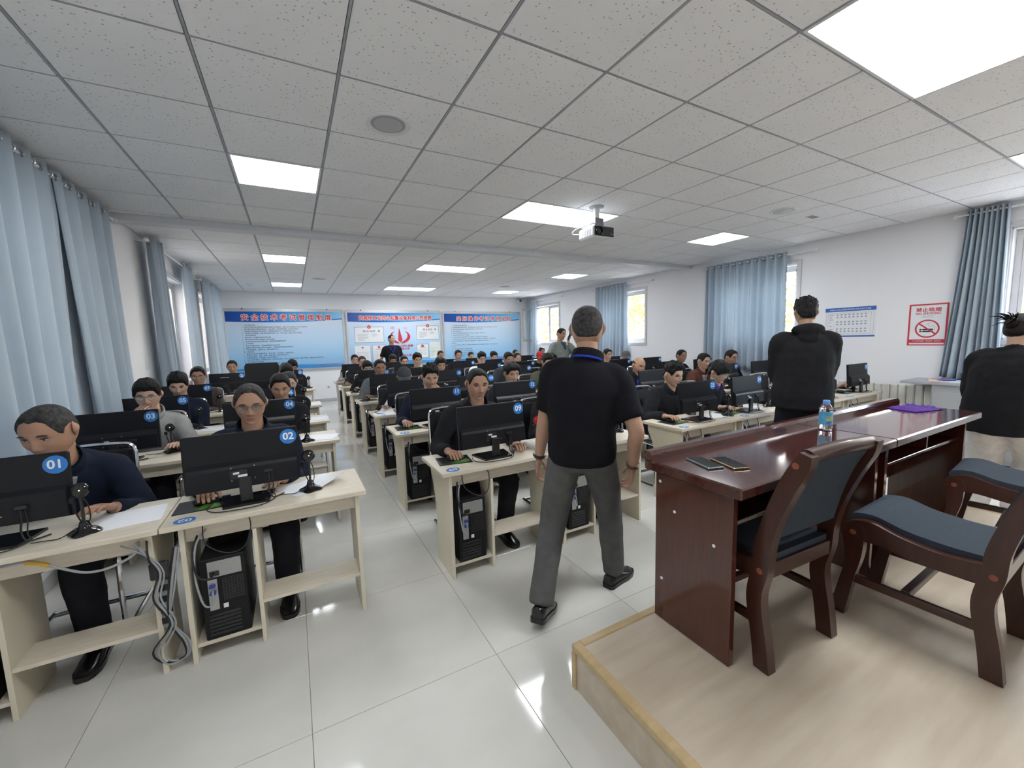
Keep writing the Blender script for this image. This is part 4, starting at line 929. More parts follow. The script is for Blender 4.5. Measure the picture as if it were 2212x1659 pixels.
hair_d = mat('dark_brown_hair', (.011, .008, .007), .5, spec=.22, var=.5, vscale=90, bump=.6, bscale=160)
scalp = mat('shaved_hair', (.045, .036, .031), .7, spec=.2, vscale=120, col2=(.035, .03, .028))
eyew = mat('eye_white', (.62, .58, .55), .3); eyed = mat('eye_dark', (.012, .009, .008), .15); lash = mat('eyelid_line', (.035, .02, .016), .6)
def fab(nm, c, r=.9, var=.12, vs_=18, sheen=.0): return mat('fabric_'+nm, c, r, var=var, vscale=vs_, bump=.12, bscale=140, sheen=sheen, spec=.18)
F = dict(navy=fab('navy', (.011, .015, .030)), black=fab('black', (.010, .010, .012)), black2=fab('black_soft', (.014, .014, .016)), grey=fab('grey_shirt', (.30, .29, .28)), brown=fab('brown', (.085, .06, .055)), charcoal=fab('charcoal', (.05, .053, .058)),
         midgrey=fab('mid_grey', (.13, .14, .145)), white=fab('white', (.62, .63, .66)), olive=fab('olive', (.075, .075, .055)), rust=fab('rust', (.10, .035, .025)), purple=fab('purple', (.07, .05, .22)), sage=fab('sage', (.24, .26, .24)), trousers=fab('grey_trousers', (.105, .105, .104)),
         dark=fab('dark_trousers', (.012, .013, .018)), denim=fab('denim', (.05, .07, .11)), offwhite=fab('off_white', (.62, .60, .58)), red=fab('red', (.55, .03, .04)), capgrey=fab('cap_grey', (.12, .125, .13)), tee=fab('tee_black', (.008, .008, .011)), blue=fab('blue_ribbon', (.02, .05, .42)))
lens_m = mat('tinted_lens', (.30, .22, .17), .1, alpha=.35); lens_c = mat('clear_lens', (.8, .82, .85), .05, alpha=.12)
rim_m = mat('thin_rim', (.16, .13, .11), .3, metal=.7); rim_b = mat('black_rim', (.015, .015, .017), .3)
def sst(a, b_, x): t_ = np.clip((x-a)/(b_-a), 0, 1); return t_*t_*(3-2*t_)
def head_grid(nu, nv, wide=1.0, jaw=1.0):
    s_ = np.linspace(-1, 1, nu+1)[:-1]; a = math.pi*np.sign(s_)*np.abs(s_)**1.3
    ph = np.linspace(.0, 1, nv+1)*math.pi; ph = ph-.12*np.sin(2*ph)*.5
    A, PH = np.meshgrid(a, ph); dx, dy, dz = np.sin(PH)*np.sin(A), np.sin(PH)*np.cos(A), np.cos(PH)
    g = (np.abs(dx)**2.4+np.abs(dy)**2.4+np.abs(dz)**2.4)**(-1/2.4)
    x, y, z = dx*g*.074*wide, dy*g*np.where(dy > 0, .088, .098), dz*g*np.where(dz > 0, .112, .112)
    t_ = np.clip(-z/.112, 0, 1); up = np.clip(z/.112, 0, 1)
    x = x*(1-(.34/jaw)*t_**1.6)*(1-.10*up**2); y = np.where(y < 0, y*(1-.55*sst(.25, 1, t_)), y*(1-.04*t_))
    fr = sst(.05, .5, dy)
    y = y+fr*.026*sst(.5, 1.0, t_)*sst(.0, .35, np.sin(PH))
    z = np.where(z < -.100, -.100+(z+.100)*.5, z)
    def G(u, s): return np.exp(-(u/s)**2)
    ax = np.abs(x)
    y = y-fr*.006*sst(.01, .05, z)*sst(.03, .0, ax)*0
    # brow, sockets, nose, cheeks, mouth, chin
    y = y+fr*.0055*G(z-.030, .012)*sst(.062, .02, ax)
    y = y-fr*.0125*G(ax-.031, .017)*G(z-.011, .0125)
    nose = np.interp(z, [-.045, -.036, -.028, -.018, .0, .02, .034], [0, .010, .0215, .0205, .0125, .006, 0])
    y = y+fr*nose*G(x, np.interp(z, [-.04, -.02, .02], [.0125, .0115, .009]))
    y = y+fr*.009*G(ax-.0135, .0065)*G(z+.0325, .008)
    y = y+fr*.004*G(ax-.042, .018)*G(z+.018, .018)
    y = y-fr*.004*G(ax-.048, .016)*G(z+.062, .022)
    y = y+fr*(.0075*G(x, .021)*G(z+.0575, .0058)+.0085*G(x, .019)*G(z+.0695, .0062)-.0045*G(x, .026)*G(z+.0632, .0028))
    y = y-fr*.004*G(x, .02)*G(z+.080, .006)
    y = y+fr*.006*G(x, .018)*G(z+.097, .012)
    return x, y, z, A, dy
def grid_faces(nu, nv):
    return [(j*nu+i, j*nu+(i+1) % nu, (j+1)*nu+(i+1) % nu, (j+1)*nu+i)[::-1] for j in range(nv) for i in range(nu)]
HG = {}
def head_part(lod, wide, jaw):
    key = (lod, wide, jaw)
    if key in HG: return HG[key]
    nu, nv = ((80, 72), (56, 50), (36, 32))[lod]
    x, y, z, A, dy = head_grid(nu, nv, wide, jaw)
    vv = np.stack([x.ravel(), y.ravel(), z.ravel()], 1); ff = grid_faces(nu, nv); mi = []
    for f in ff:
        c = vv[list(f)].mean(0)
        lip = c[1] > .05 and abs(c[0]) < .0245 and (-.0635-.0085*(1-(c[0]/.0245)**2) < c[2]+.003 < -.0600+.0085*(1-(abs(c[0])/.0245)**1.5))
        mi.append(1 if lip else 0)
    mb = MB(); mb.add(vv.tolist(), ff); mb.m = mi
    for sx in (-1, 1):   # ears
        rings = []
        for i in range(9):
            t_ = i/8; q = math.sin(math.pi*min(max(t_, .06), .94)); zz = -.030+.066*t_
            cx = sx*(.071*wide+.010*q); 
            rings.append([Vector((cx+sx*.0075*q*math.cos(a)+sx*.004*t_, -.014-.006*t_+.019*q*math.sin(a)*(.75+.4*t_), zz)) for a in [2*math.pi*k/10 for k in range(10)]])
        mb.rings(rings if sx > 0 else [r[::-1] for r in rings], 0)
    HG[key] = mb; return mb
HAIR = {
 'short': dict(line=[(0, .074), (22, .077), (42, .066), (58, .010), (68, -.004), (78, .022), (100, .028), (118, -.010), (140, -.055), (180, -.062)], top=.016, side=.007, rough=.10),
 'crop': dict(line=[(0, .077), (22, .081), (42, .070), (58, .012), (68, .000), (78, .022), (100, .028), (118, -.005), (140, -.045), (180, -.050)], top=.009, side=.004, rough=.08),
 'thick': dict(line=[(0, .058), (22, .060), (42, .052), (58, .004), (68, -.006), (78, .020), (100, .026), (118, -.012), (140, -.058), (180, -.066)], top=.030, side=.012, rough=.22),
 'spiky': dict(line=[(0, .066), (22, .068), (42, .058), (58, .010), (68, .004), (78, .024), (100, .03), (118, -.008), (140, -.05), (180, -.056)], top=.030, side=.008, rough=.55),
 'fringe': dict(line=[(0, .026), (20, .022), (40, .020), (55, -.010), (68, -.016), (80, .004), (100, .010), (118, -.03), (140, -.066), (180, -.072)], top=.030, side=.018, rough=.25),
 'bald': dict(line=[(0, .2), (60, .2), (75, .045), (95, .048), (118, .04), (150, .02), (180, .01)], top=.004, side=.004, rough=.05, lo=[(0, .2), (78, .024), (100, .028), (118, -.01), (140, -.05), (180, -.056)]),
 'receding': dict(line=[(0, .086), (18, .088), (38, .078), (55, .030), (66, .0), (78, .022), (100, .028), (118, -.008), (140, -.055), (180, -.062)], top=.011, side=.007, rough=.10),
 'pulled': dict(line=[(0, .062), (28, .062), (50, .040), (70, .015), (82, .0), (100, -.02), (120, -.05), (150, -.07), (180, -.075)], top=.014, side=.012, rough=.10),
}
HM = {}
def hair_mesh(style, lod, wide, jaw, m_):
    key = (style, lod, wide, jaw, m_.name)
    if key in HM: return HM[key]
    h = HAIR[style]; nu, nv = ((96, 80), (64, 54), (44, 36))[lod]
    x, y, z, A, dy = head_grid(nu, nv, wide, jaw); ang = np.degrees(np.abs(A))
    zb = np.interp(ang, *zip(*h['line']))
    if style == 'bald':
        lo = np.interp(ang, *zip(*h['lo'])); hi = np.interp(ang, [0, 70, 85, 120, 180], [-.2, -.2, .062, .068, .072])
        mk = sst(0, .012, z-lo)*sst(0, .02, hi-z)
    else: mk = sst(0, .016, z-zb)
    P = np.stack([x, y, z], -1); nrm = P/np.maximum(np.linalg.norm(P, axis=-1, keepdims=True), 1e-6)
    th = h['side']+(h['top']-h['side'])*sst(.02, .09, z)
    nz = np.zeros_like(x); fq = 34 if h['rough'] < .5 else 55
    for j in range(x.shape[0]):
        for i in range(x.shape[1]): nz[j, i] = mnoise.noise(Vector((x[j, i]*fq, y[j, i]*fq*.8, z[j, i]*fq*.5)))+.5*mnoise.noise(Vector((x[j, i]*fq*2.7, y[j, i]*fq*2.7, z[j, i]*fq)))
    off = th*(1+h['rough']*nz*1.3)*mk-.004*(1-mk)
    V = P+nrm*off[..., None]; V[..., 2] += .002*mk
    V[..., 1] += np.where(style == 'fringe', .012, .0)*mk*sst(.02, .07, y)
    mf = mk.ravel(); ff = [f for f in grid_faces(nu, nv) if max(mf[list(f)]) > .02]
    mb = MB(); mb.add(V.reshape(-1, 3).tolist(), ff)
    if style == 'pulled':
        mb.ell((0, -.105, .035), .045, .035, .045, 16, 10)
        random.seed(3)
        for i in range(26):
            a = random.uniform(-1, 1); b_ = random.uniform(-.6, 1.2); l_ = random.uniform(.05, .11)
            p0 = Vector((a*.03, -.12, .045+b_*.02)); d_ = Vector((a*.9, -.9, b_*.6)).normalized()
            mb.tube([p0, p0+d_*l_*.5+Vector((0, 0, .01)), p0+d_*l_+Vector((0, -.005, -.012))], [.006, .004, .0006], 5, smooth=2)
    me = mb.mesh('hair', m_, True, 180); HM[key] = me; return me
def eye_mesh():
    mb = MB(); 
    mb.ell((0, 0, 0), .0145, .0066, .0040, 14, 8, 0); mb.ell((0, .0044, -.0008), .0056, .0030, .0036, 12, 8, 1)
    mb.tube([(-.0165, -.0035, .0005), (-.010, .0038, .0034), (0, .0064, .0046), (.010, .0038, .0034), (.0165, -.0035, .0000)], [.001, .0019, .0023, .0019, .001], 6, 2, 3)
    return mb.mesh('eye', [eyew, eyed, lash], True, 180)
EYE = eye_mesh()
BROW = {m_.name: MB().tube([(-.021, -.0045, -.003), (-.010, .002, .004), (.004, .003, .0045), (.019, .0005, .0)], [.0012, .0032, .0036, .0022], 6, 0, 4).mesh('eyebrow', m_, True, 180) for m_ in (hair_b, hair_g)}
def glasses_meshes(rm, lm, square):
    mb = MB(); ml = []
    for sx in (-1, 1):
        pts = []
        for i in range(20):
            a = 2*math.pi*i/20; e = .62 if square else 1
            pts.append((sx*.033+.0235*math.copysign(abs(math.cos(a))**e, math.cos(a)), .006-.006*abs(math.cos(a)), .0185*math.copysign(abs(math.sin(a))**e, math.sin(a))))
        mb.tube(pts, .0013 if rm is rim_m else .002, 6, closed=True)
        mb.tube([(sx*.056, .0, .008), (sx*.072, -.02, .008), (sx*.079, -.08, .008), (sx*.080, -.10, .0), (sx*.079, -.112, -.012)], .0013, 6, smooth=3)
        ml.append(MB().prism([(p[0], p[2]) for p in pts], .001, .0018, 'xz').mesh('lens', lm))
    mb.tube([(-.0095, .006, .006), (0, .010, .010), (.0095, .006, .006)], .0013, 6, smooth=3)
    return mb.mesh('glasses', rm, True), ml
GL = {'tint': glasses_meshes(rim_m, lens_m, True), 'thin': glasses_meshes(rim_m, lens_c, False), 'dark': glasses_meshes(rim_b, lens_c, True)}
def cap_mesh(m_):
    mb = MB(); rings = []
    for i in range(9):
        t_ = i/8; q = math.cos(t_*math.pi/2*.97); rings.append([Vector(((.087*q)*math.sin(a), -.004+(.108*q)*math.cos(a), .036+.098*math.sin(t_*math.pi/2)+.006*math.cos(a)*q)) for a in [2*math.pi*k/28 for k in range(28)]])
    rings = [[p*1 for p in r][::-1] for r in rings]; mb.rings(rings)
    br = []
    for zo in (0, -.005):
        for k in range(13):
            a = R(-62+124*k/12); br.append(Vector((.087*math.sin(a), -.006+.106*math.cos(a), .044+zo)))
        for k in range(13):
            a = R(-62+124*k/12); br.append(Vector((.084*math.sin(a), .02+.165*math.cos(a)**.8, .034+zo-.016*abs(math.sin(a))*0-.012*math.cos(a))))
    ff = []
    for k in range(12): ff += [(k, k+1, 14+k, 13+k), (26+k+1, 26+k, 39+k, 40+k), (13+k, 14+k, 40+k, 39+k)]
    mb.add(br, ff); return mb.mesh('cap', m_, True, 50)
CAPS = {}
def shoe_mesh(m_):
    prof = [(-.075, .026, .035, .075), (-.06, .036, .04, .085), (-.02, .037, .042, .085), (.03, .040, .036, .075), (.08, .047, .027, .058), (.13, .045, .021, .045), (.165, .034, .017, .036), (.182, .018, .014, .028)]
    mb = MB(); rings = []
    for (y, w, c_, top) in prof: rings.append([Vector((w*math.cos(a), y, (top*(.55+.45*math.sin(a))) if math.sin(a) > -.3 else .0 if True else 0)) for a in [2*math.pi*k/14 for k in range(14)]])
    mb.rings([r[::-1] for r in rings]); sole = [[Vector((p.x*1.08, p.y*1.03+.001, q)) for p in r] for r in (rings[0],) for q in (0,)]
    mb2 = [(y*1.04, w*1.1) for (y, w, _, _) in prof]; pts = [(w, y) for y, w in mb2]+[(-w, y) for y, w in reversed(mb2)]
    mb.prism(pts, 0, .024, 'xy'); return mb.mesh('shoe', m_, True, 50)
SHOE = shoe_mesh(mat('black_leather', (.010, .010, .011), .22))
def ik(a, c, l1, l2, pole):
    d = c-a; L = min(d.length, (l1+l2)*.999); u = d.normalized(); c = a+u*L
    k = (l1*l1-l2*l2+L*L)/(2*L); h = math.sqrt(max(l1*l1-k*k, 0)); p = pole-u*pole.dot(u); p.normalize(); return a+u*k+p*h, c
def hand(mb, M, side, curl=.35, spread=.06, mi=0, thumb=.6):
    """palm toward local -z, fingers along +y; side=+1: thumb on -x"""
    def T(p): return M @ Vector(p)
    rings = []
    for y, rx, rz in ((-.012, .024, .019), (.012, .030, .0175), (.045, .038, .0165), (.075, .041, .0145), (.092, .038, .0105)): rings.append([T((rx*math.cos(a), y, rz*math.sin(a)-.004*(y/.09))) for a in [2*math.pi*k/12 for k in range(12)]])
    mb.rings([r[::-1] for r in rings], mi)
    for i, (fx, L, r0) in enumerate(((-.0285, .070, .0088), (-.0095, .079, .0092), (.0095, .073, .0089), (.0275, .058, .0078))):
        fx *= side; p = Vector((fx, .080, -.005)); d = Vector((fx*spread*12, 1, 0)).normalized(); pts = [p]; an = 0
        for j, fr in enumerate((.46, .30, .24)):
            an += curl*(.8 if j == 0 else 1.15)*(1+.08*i); dd = Vector((d.x, d.y*math.cos(an), -math.sin(an))); p = p+dd*L*fr; pts.append(p)
        mb.tube([T(q) for q in pts], [r0*1.02, r0, r0*.92, r0*.78], 8, mi, 3, rounded=True)
    d = Vector((-side*.75, .62, -.28)); p = Vector((-side*.024, .018, -.004)); q = p+d*.042; r_ = q+Vector((-side*(.75-thumb), .80, -.30-.25*thumb)).normalized()*.032; e = r_+Vector((side*.12*thumb, .9, -.3)).normalized()*.022
    mb.tube([T(w) for w in (p, q, r_, e)], [.0135, .0115, .0102, .0082], 8, mi, 3, rounded=True)
def look(y, zhint):
    y = y.normalized(); x = y.cross(zhint); x = x.normalized() if x.length > 1e-4 else y.orthogonal().normalized(); z = x.cross(y); return Matrix((x, y, z)).transposed().to_4x4()
CLOUD = bpy.data.textures.new('fold_noise', 'CLOUDS'); CLOUD.noise_scale = .11; CLOUD.noise_depth = 2
NP = [0]
def person(label, loc, face, head, hrot=(0, 0), top='black', pants='dark', hair='short', hm=None, sk=0, lod=1, seated=True, sleeve='long', wr=None, wl=None, palm=None, curl=(.4, .4), elb=(None, None), hip=None, ank=None, foot=(0, 0), footp=(0, 0), wide=1.05, jaw=1.0, glasses=None, cap=None, build=1.0, collar=None, inner=None, hood=False, twist=0, lanyard=False, watch=None, bracelet=False, group='people', headscale=1.0, shirt_hem=0.0, loose=0.0, handdir=(None, None)):
    """everything local: facing +y, x = the person's right"""
    hm = hm or hair_b; NP[0] += 1
    root = thing('person', label, 'person', loc, face, group); V_ = Vector
    head = V_(head); HMx = Tm(*head) @ Matrix.Rotation(R(hrot[0]), 4, 'Z') @ Matrix.Rotation(R(hrot[1]), 4, 'X') @ Matrix.Scale(headscale, 4)
    pel = V_(hip or ((0, 0, .53) if seated else (0, 0, .92)))
    Nk = head+HMx.to_3x3() @ V_((0, -.028, -.150)); Nk = head+(Nk-head)*.5+V_((0, -.03, -.165-.0))*.5
    ctrl = pel+V_((0, -.03 if seated else .0, (Nk.z-pel.z)*.55))
    def spine(t_): return pel*(1-t_)**2+ctrl*2*t_*(1-t_)+Nk*t_*t_
    def tang(t_): return ((ctrl-pel)*(1-t_)+(Nk-ctrl)*t_).normalized()
    def frame(t_):
        a = R(twist)*t_; L = V_((math.cos(a), math.sin(a), 0)); T_ = tang(t_); L = (L-T_*L.dot(T_)).normalized(); return spine(t_), L, T_.cross(L), T_
    def ering(t_, rx, ry, n_=20, dz=0.0, fwd=0.0):
        c, L, Yv, T_ = frame(min(t_, 1.0)); c = c+T_*dz+Yv*fwd; return [c+L*(rx*math.cos(a))+Yv*(ry*math.sin(a)) for a in [2*math.pi*k/n_ for k in range(n_)]]
    bw = build
    sec = [(-.10, .155, .125), (0, .165, .128), (.2, .160, .122), (.42, .166, .124), (.62, .180, .124), (.78, .186, .112), (.88, .155, .094), (.95, .108, .078), (1.0, .072, .066)]
    def torso(mb, g, n_=20, hem=0.0, upto=1.0, mul=1.0):
        rs = []
        for t_, rx, ry in sec:
            if t_ < 0: rs.append(ering(0, (rx*bw+g+loose)*mul, (ry*bw+g+loose)*mul, n_, -.07-hem)); continue
            if t_ > upto: break
            lw = loose*(1-t_); rs.append(ering(t_, (rx*bw+g+lw)*mul, (ry*bw+g+lw)*mul, n_))
        mb.rings(rs)
    c, L, Yv, T_ = frame(.86)
    sh = {s_: c+L*(s_*.165*bw)-T_*.018 for s_ in (1, -1)}
    wt = {1: V_(wr) if wr else None, -1: V_(wl) if wl else None}
    for s_ in (1, -1):
        if wt[s_] is None: wt[s_] = sh[s_]+V_((s_*.06, .06, -.50))
    el = {}
    for i, s_ in enumerate((1, -1)):
        pole = V_(elb[i]) if elb[i] else V_((s_*.42, -.45, -.85)); el[s_], wt[s_] = ik(sh[s_], wt[s_], .285, .255, pole)
    hipj = {s_: pel+V_((s_*.088, .02 if seated else 0, -.02 if seated else -.03)) for s_ in (1, -1)}
    an = {}
    kn = {}
    for i, s_ in enumerate((1, -1)):
        an[s_] = V_(ank[i]) if ank else (V_((s_*.13, .37, .09)) if seated else V_((s_*.10, 0, .09)))
        kn[s_], an[s_] = ik(hipj[s_], an[s_], .425, .415, V_((s_*.12, 1, .35 if seated else 0)))
    # ---- body: head, neck, trunk, arms, hands and legs as one mesh
    hp = head_part(lod, wide, jaw); mb = MB(); mb.v = [tuple(HMx @ V_(p)) for p in hp.v]; mb.f = list(hp.f); mb.m = list(hp.m)
    hb = HMx @ V_((0, -.022, -.045)); mb.tube([spine(.9), Nk, (Nk+hb)*.5+V_((0, .0, 0)), hb], [.066, .060, .056, .058], 16, 0, 4)
    torso(mb, -.01, 14, 0, .97)
    for i, s_ in enumerate((1, -1)):
        ff_ = (wt[s_]-el[s_]).normalized(); wv = wt[s_]
        mb.tube([sh[s_], sh[s_].lerp(el[s_], .5), el[s_], el[s_].lerp(wv, .35), wv], [.050, .046, .040, .040, .026], 12, 0, 4)
        hint = V_(palm[i]) if palm and palm[i] else V_((0, 0, 1)); hd = V_(handdir[i]) if handdir[i] else ff_
        Mh = look(hd, hint); Mh.translation = wv+hd.normalized()*.01; hand(mb, Mh, s_, curl[i])
        mb.tube([hipj[s_], kn[s_], an[s_]], [.07, .05, .035], 10, 0, 3)
    b_ = mb.build('body', [SK[sk], LIP[sk]], root, True, 180)
    # ---- face
    for sx in (-1, 1):
        eo = put('eye', EYE, root, HMx @ Tm(sx*.031, .0745, .0105) @ Matrix.Rotation(R(-sx*14), 4, 'Z') @ Matrix.Scale(.95, 4))
        put('eyebrow', BROW[hair_g.name if hm is hair_g else hair_b.name], root, HMx @ Tm(sx*.032, .0835, .0285) @ Matrix.Rotation(R(-sx*14), 4, 'Z') @ Matrix.Diagonal((sx, 1, 1, 1)))
    if hair: put('hair', hair_mesh(hair, lod, wide, jaw, hm), root, HMx)
    if glasses:
        fm_, ls = GL[glasses]; g = put('glasses', fm_, root, HMx @ Tm(0, .090, .010) @ Matrix.Diagonal((wide, 1, 1, 1)))
        for l_ in ls: put('lens', l_, g)
    if cap:
        if cap not in CAPS: CAPS[cap] = cap_mesh(F[cap])
        put('cap', CAPS[cap], root, HMx @ Matrix.Rotation(R(-8), 4, 'X'))
    # ---- clothes
    vox = (.012, .014, .02)[lod]
    def cloth(nm, mb_, m_, fold, v=None):
        o = mb_.build(nm, m_, root, True, 180); r = o.modifiers.new('weld', 'REMESH'); r.mode = 'VOXEL'; r.voxel_size = v or vox; r.use_smooth_shade = True
        sm = o.modifiers.new('soften', 'SMOOTH'); sm.factor = .5; sm.iterations = (12, 7, 3)[lod]
        if fold: d_ = o.modifiers.new('folds', 'DISPLACE'); d_.texture = CLOUD; d_.strength = fold*.8; d_.mid_level = .5; d_.texture_coords = 'GLOBAL'
        return o
    mb = MB(); g = .016 if sleeve == 'long' else .012; torso(mb, g, 20, shirt_hem, .96)
    mb.rings([ering(.93, .095*bw, .082*bw, 16), ering(.99, .078, .074, 16), ering(1.0, .070, .068, 16, .012)])
    for i, s_ in enumerate((1, -1)):
        inn = c+L*(s_*.07*bw)+T_*.005
        if sleeve == 'long': mb.tube([inn, sh[s_]+T_*.004, sh[s_].lerp(el[s_], .45), el[s_], el[s_].lerp(wt[s_], .5), wt[s_]-(wt[s_]-el[s_]).normalized()*.012], [.064, .070+loose*.4, .070+loose*.5, .062+loose*.5, .055+loose*.5, .043+loose*.4], 14, 0, 4)
        else: mb.tube([inn, sh[s_]+T_*.004, sh[s_].lerp(el[s_], .45), sh[s_].lerp(el[s_], .80)], [.062, .068, .070, .070], 14, 0, 4)
    cloth('jacket' if sleeve == 'long' else 'shirt', mb, F[top], .022 if sleeve == 'long' else .014)
    if collar:      # stand or turned collar round the neck
        mb = MB(); n_ = 22; rs = []
        for dz, k_ in ((-.012, 1.16), (.020, 1.12), (.045, 1.16), (.040, 1.27), (.005, 1.34), (-.016, 1.30)):
            c0, L0, Y0_, T0 = frame(1.0); rs.append([c0+T0*(dz-.010*math.sin(a)*1.6)+L0*(.066*k_*math.cos(a))+Y0_*(.064*k_*math.sin(a)+.006) for a in [math.pi*.5+.34+(2*math.pi-.68)*k/n_ for k in range(n_+1)]])
        nn = n_+1; vv = [p for r in rs for p in r]; ff = []
        for q in range(len(rs)):
            for k in range(n_): a_, b2 = q*nn+k, ((q+1) % len(rs))*nn+k; ff.append((a_, a_+1, b2+1, b2))
        ff += [tuple(q*nn for q in range(len(rs)))[::-1], tuple(q*nn+n_ for q in range(len(rs)))]
        mb.add(vv, ff); mb.build('collar', F[collar], root, True, 60)
    if inner:       # shirt front showing in the open neck
        c0, L0, Y0_, T0 = frame(.93); c1, L1, Y1_, T1 = frame(.66); mb = MB()
        rs = []
        for t_, wd in ((.66, .012), (.75, .030), (.84, .046), (.92, .056), (.975, .060)):
            cc, LL, YY, TT = frame(t_); ry = np.interp(t_, [.62, .78, .88, .95, 1.0], [.124, .112, .096, .080, .070])*bw+g+.004+.006
            rs.append([cc+LL*(wd*u)+YY*(ry*math.sqrt(max(0, 1-(wd*u/.17)**2))+dy_) for u, dy_ in ((-1, -.012), (-1, 0), (0, .004), (1, 0), (1, -.012))])
        mb.rings([r for r in rs]); mb.build('inner_shirt', F[inner], root, True, 60)
    if hood:
        mb = MB(); c0, L0, Y0_, T0 = frame(.98)
        pts = [c0+L0*(.095*math.sin(a))+Y0_*(-.035-.075*math.cos(a))+T0*(.02+.018*math.cos(a)) for a in np.linspace(-2.3, 2.3, 13)]
        mb.tube(pts, [.020+.030*math.cos(a/2.3*1.45)**2 for a in np.linspace(-2.3, 2.3, 13)], 12, 0, 3, rounded=True); mb.ell(tuple(c0+Y0_*(-.105)+T0*(-.035)), .085, .045, .075, 16, 10)
        cloth('hood', mb, F[top], .012)
    mb = MB(); hp_ = [ering(0, .158*bw+.006, .122*bw+.006, 18, dz) for dz in (.05, 0, -.06)]+[ering(0, .14*bw, .105*bw, 18, -.10)]
    mb.rings(hp_)
    lw = .012+loose*.6
    for s_ in (1, -1): mb.tube([hipj[s_]+V_((0, 0, .0)), hipj[s_].lerp(kn[s_], .45), kn[s_], kn[s_].lerp(an[s_], .5), an[s_]+V_((0, 0, -.02))], [.098, .086+lw*.5, .066+lw, .058+lw, .052+lw], 14, 0, 4)
    cloth('trousers', mb, F[pants], .014, vox*1.15)
    for i, s_ in enumerate((1, -1)):
        Ms = Tm(an[s_].x, an[s_].y, max(0, an[s_].z-.09)) @ Matrix.Rotation(R(foot[i]), 4, 'Z') @ Matrix.Rotation(R(footp[i]), 4, 'X'); put('shoe', SHOE, root, Ms)
    if lanyard:
        c0, L0, Y0_, T0 = frame(.985); pts = [c0+L0*(.080*math.sin(a))+Y0_*(-.082*math.cos(a)+.0)+T0*(.012+.006*math.cos(a)) for a in np.linspace(-1.9, 1.9, 9)]
        c1, L1, Y1_, T1 = frame(.62); lo = c1+Y1_*(.124*bw+g+.012); c2, L2, Y2_, T2 = frame(.80)
        full = [lo]+[c2+L2*(-.05)+Y2_*(.118*bw+g+.010)]+pts+[c2+L2*.05+Y2_*(.118*bw+g+.010)]+[lo]
        mb = MB(); mb.tube(full, .0065, 6, 0, 4); ly = mb.build('lanyard', F['blue'], root, True)
    if watch is not None:
        s_ = watch; u = (wt[s_]-el[s_]).normalized(); q = wt[s_]-u*.02; x_ = u.orthogonal().normalized(); y_ = u.cross(x_)
        MB().tube([q+x_*(.031*math.cos(a))+y_*(.031*math.sin(a)) for a in [2*math.pi*k/16 for k in range(16)]], .010, 6, closed=True).build('watch', blackp, root, True)
    if bracelet:
        s_ = 1; u = (wt[s_]-el[s_]).normalized(); x_ = u.orthogonal().normalized(); y_ = u.cross(x_)
        for dq in (.012, .03):
            q = wt[s_]-u*dq
            MB().tube([q+x_*(.031*math.cos(a))+y_*(.031*math.sin(a)) for a in [2*math.pi*k/16 for k in range(16)]], .005, 6, closed=True).build('bracelet', mat('wood_bead', (.14, .06, .03), .4), root, True)
    return root
def unproj_y(px, py, Y):
    d = FW+RT*((px-1106)/875.13)+UP*((829.5-py)/875.13); return Vector((0, 0, CH))+d*(Y/d.y)
# seated people: seat number -> crown pixel read from the photograph (turned into a place at that seat), look
def seat_person(k, px, py, label, dy=.60, hrot=(0, -12), **kw):
    s = SEATS.get(k) or SPARE[k]
    Y = s['y']+dy; crown = unproj_y(px, py, Y); pitch = hrot[1]
    hd = crown-Vector((0, 0, 1))*.127*math.cos(R(pitch))+Vector((0, 1, 0))*(.127*math.sin(R(-pitch)))
    sx = s['mx']*.35+hd.x*.65; sy = s['sy']+.02
    loc = (sx, sy, 0)
    def L(p): return (sx-p[0], sy-p[1], p[2])
    pad = s.get('pad', (s['mx']-.27, s['y']+.235))
    kw.setdefault('wr', L((pad[0]-.005, pad[1]+.085, DZ+.042))); kw.setdefault('wl', L((s['mx']+.16, s['y']+.36, DZ+.032)))
    for nm in ('wr', 'wl'):
        if kw[nm] and len(kw[nm]) == 4: kw[nm] = L(kw[nm][:3])
    mo = kw.pop('mouth', 0)
    if mo:
        h_ = Vector(L(hd)); w_ = tuple(h_+Vector((mo*.075, .085, -.205))); i_ = 0 if mo > 0 else 1
        kw['wr' if mo > 0 else 'wl'] = w_; hd_ = [None, None]; hd_[i_] = (-mo*.45, .12, 1); pm_ = [None, None]; pm_[i_] = (mo*.5, 1, .1); eb_ = [None, None]; eb_[i_] = (mo*.5, .3, -1)
        kw['handdir'] = hd_; kw['palm'] = pm_; kw['elb'] = eb_
    lod = kw.pop('lod', 0 if s['row'] == 0 else 1 if s['row'] < 3 else 2)
    kw.setdefault('curl', (.32, .30))
    return person(label, loc, math.pi, L(hd), hrot, lod=lod, group='seated exam takers', **kw)
H_ = 1
seat_person(1, 88, 884, 'older man in dark navy jacket reading at monitor number 01', .44, (-14, -20), headscale=1.1, top='navy', hm=hair_g, hair='crop', sk=0, build=1.06, collar='navy', inner='grey', wl=(-.83, 2.62, .745, H_))
seat_person(2, 535, 830, 'man with tinted glasses and navy jacket at monitor number 02', .56, (2, -14), top='navy', hm=hair_g, hair='receding', sk=0, glasses='tint', build=1.02, collar='navy', inner='black')
seat_person(3, 313, 822, 'young man in light grey shirt holding his mouth at monitor number 03', .58, (4, -14), top='grey', hair='thick', sk=1, glasses='thin', wide=1.06, collar='grey', mouth=1, wl=(-.82, 3.98, .76, H_))
seat_person(4, 603, 809, 'man in black puffy jacket looking down at monitor number 04', .56, (0, -22), top='black', hair='short', sk=0, collar='black', loose=.015)
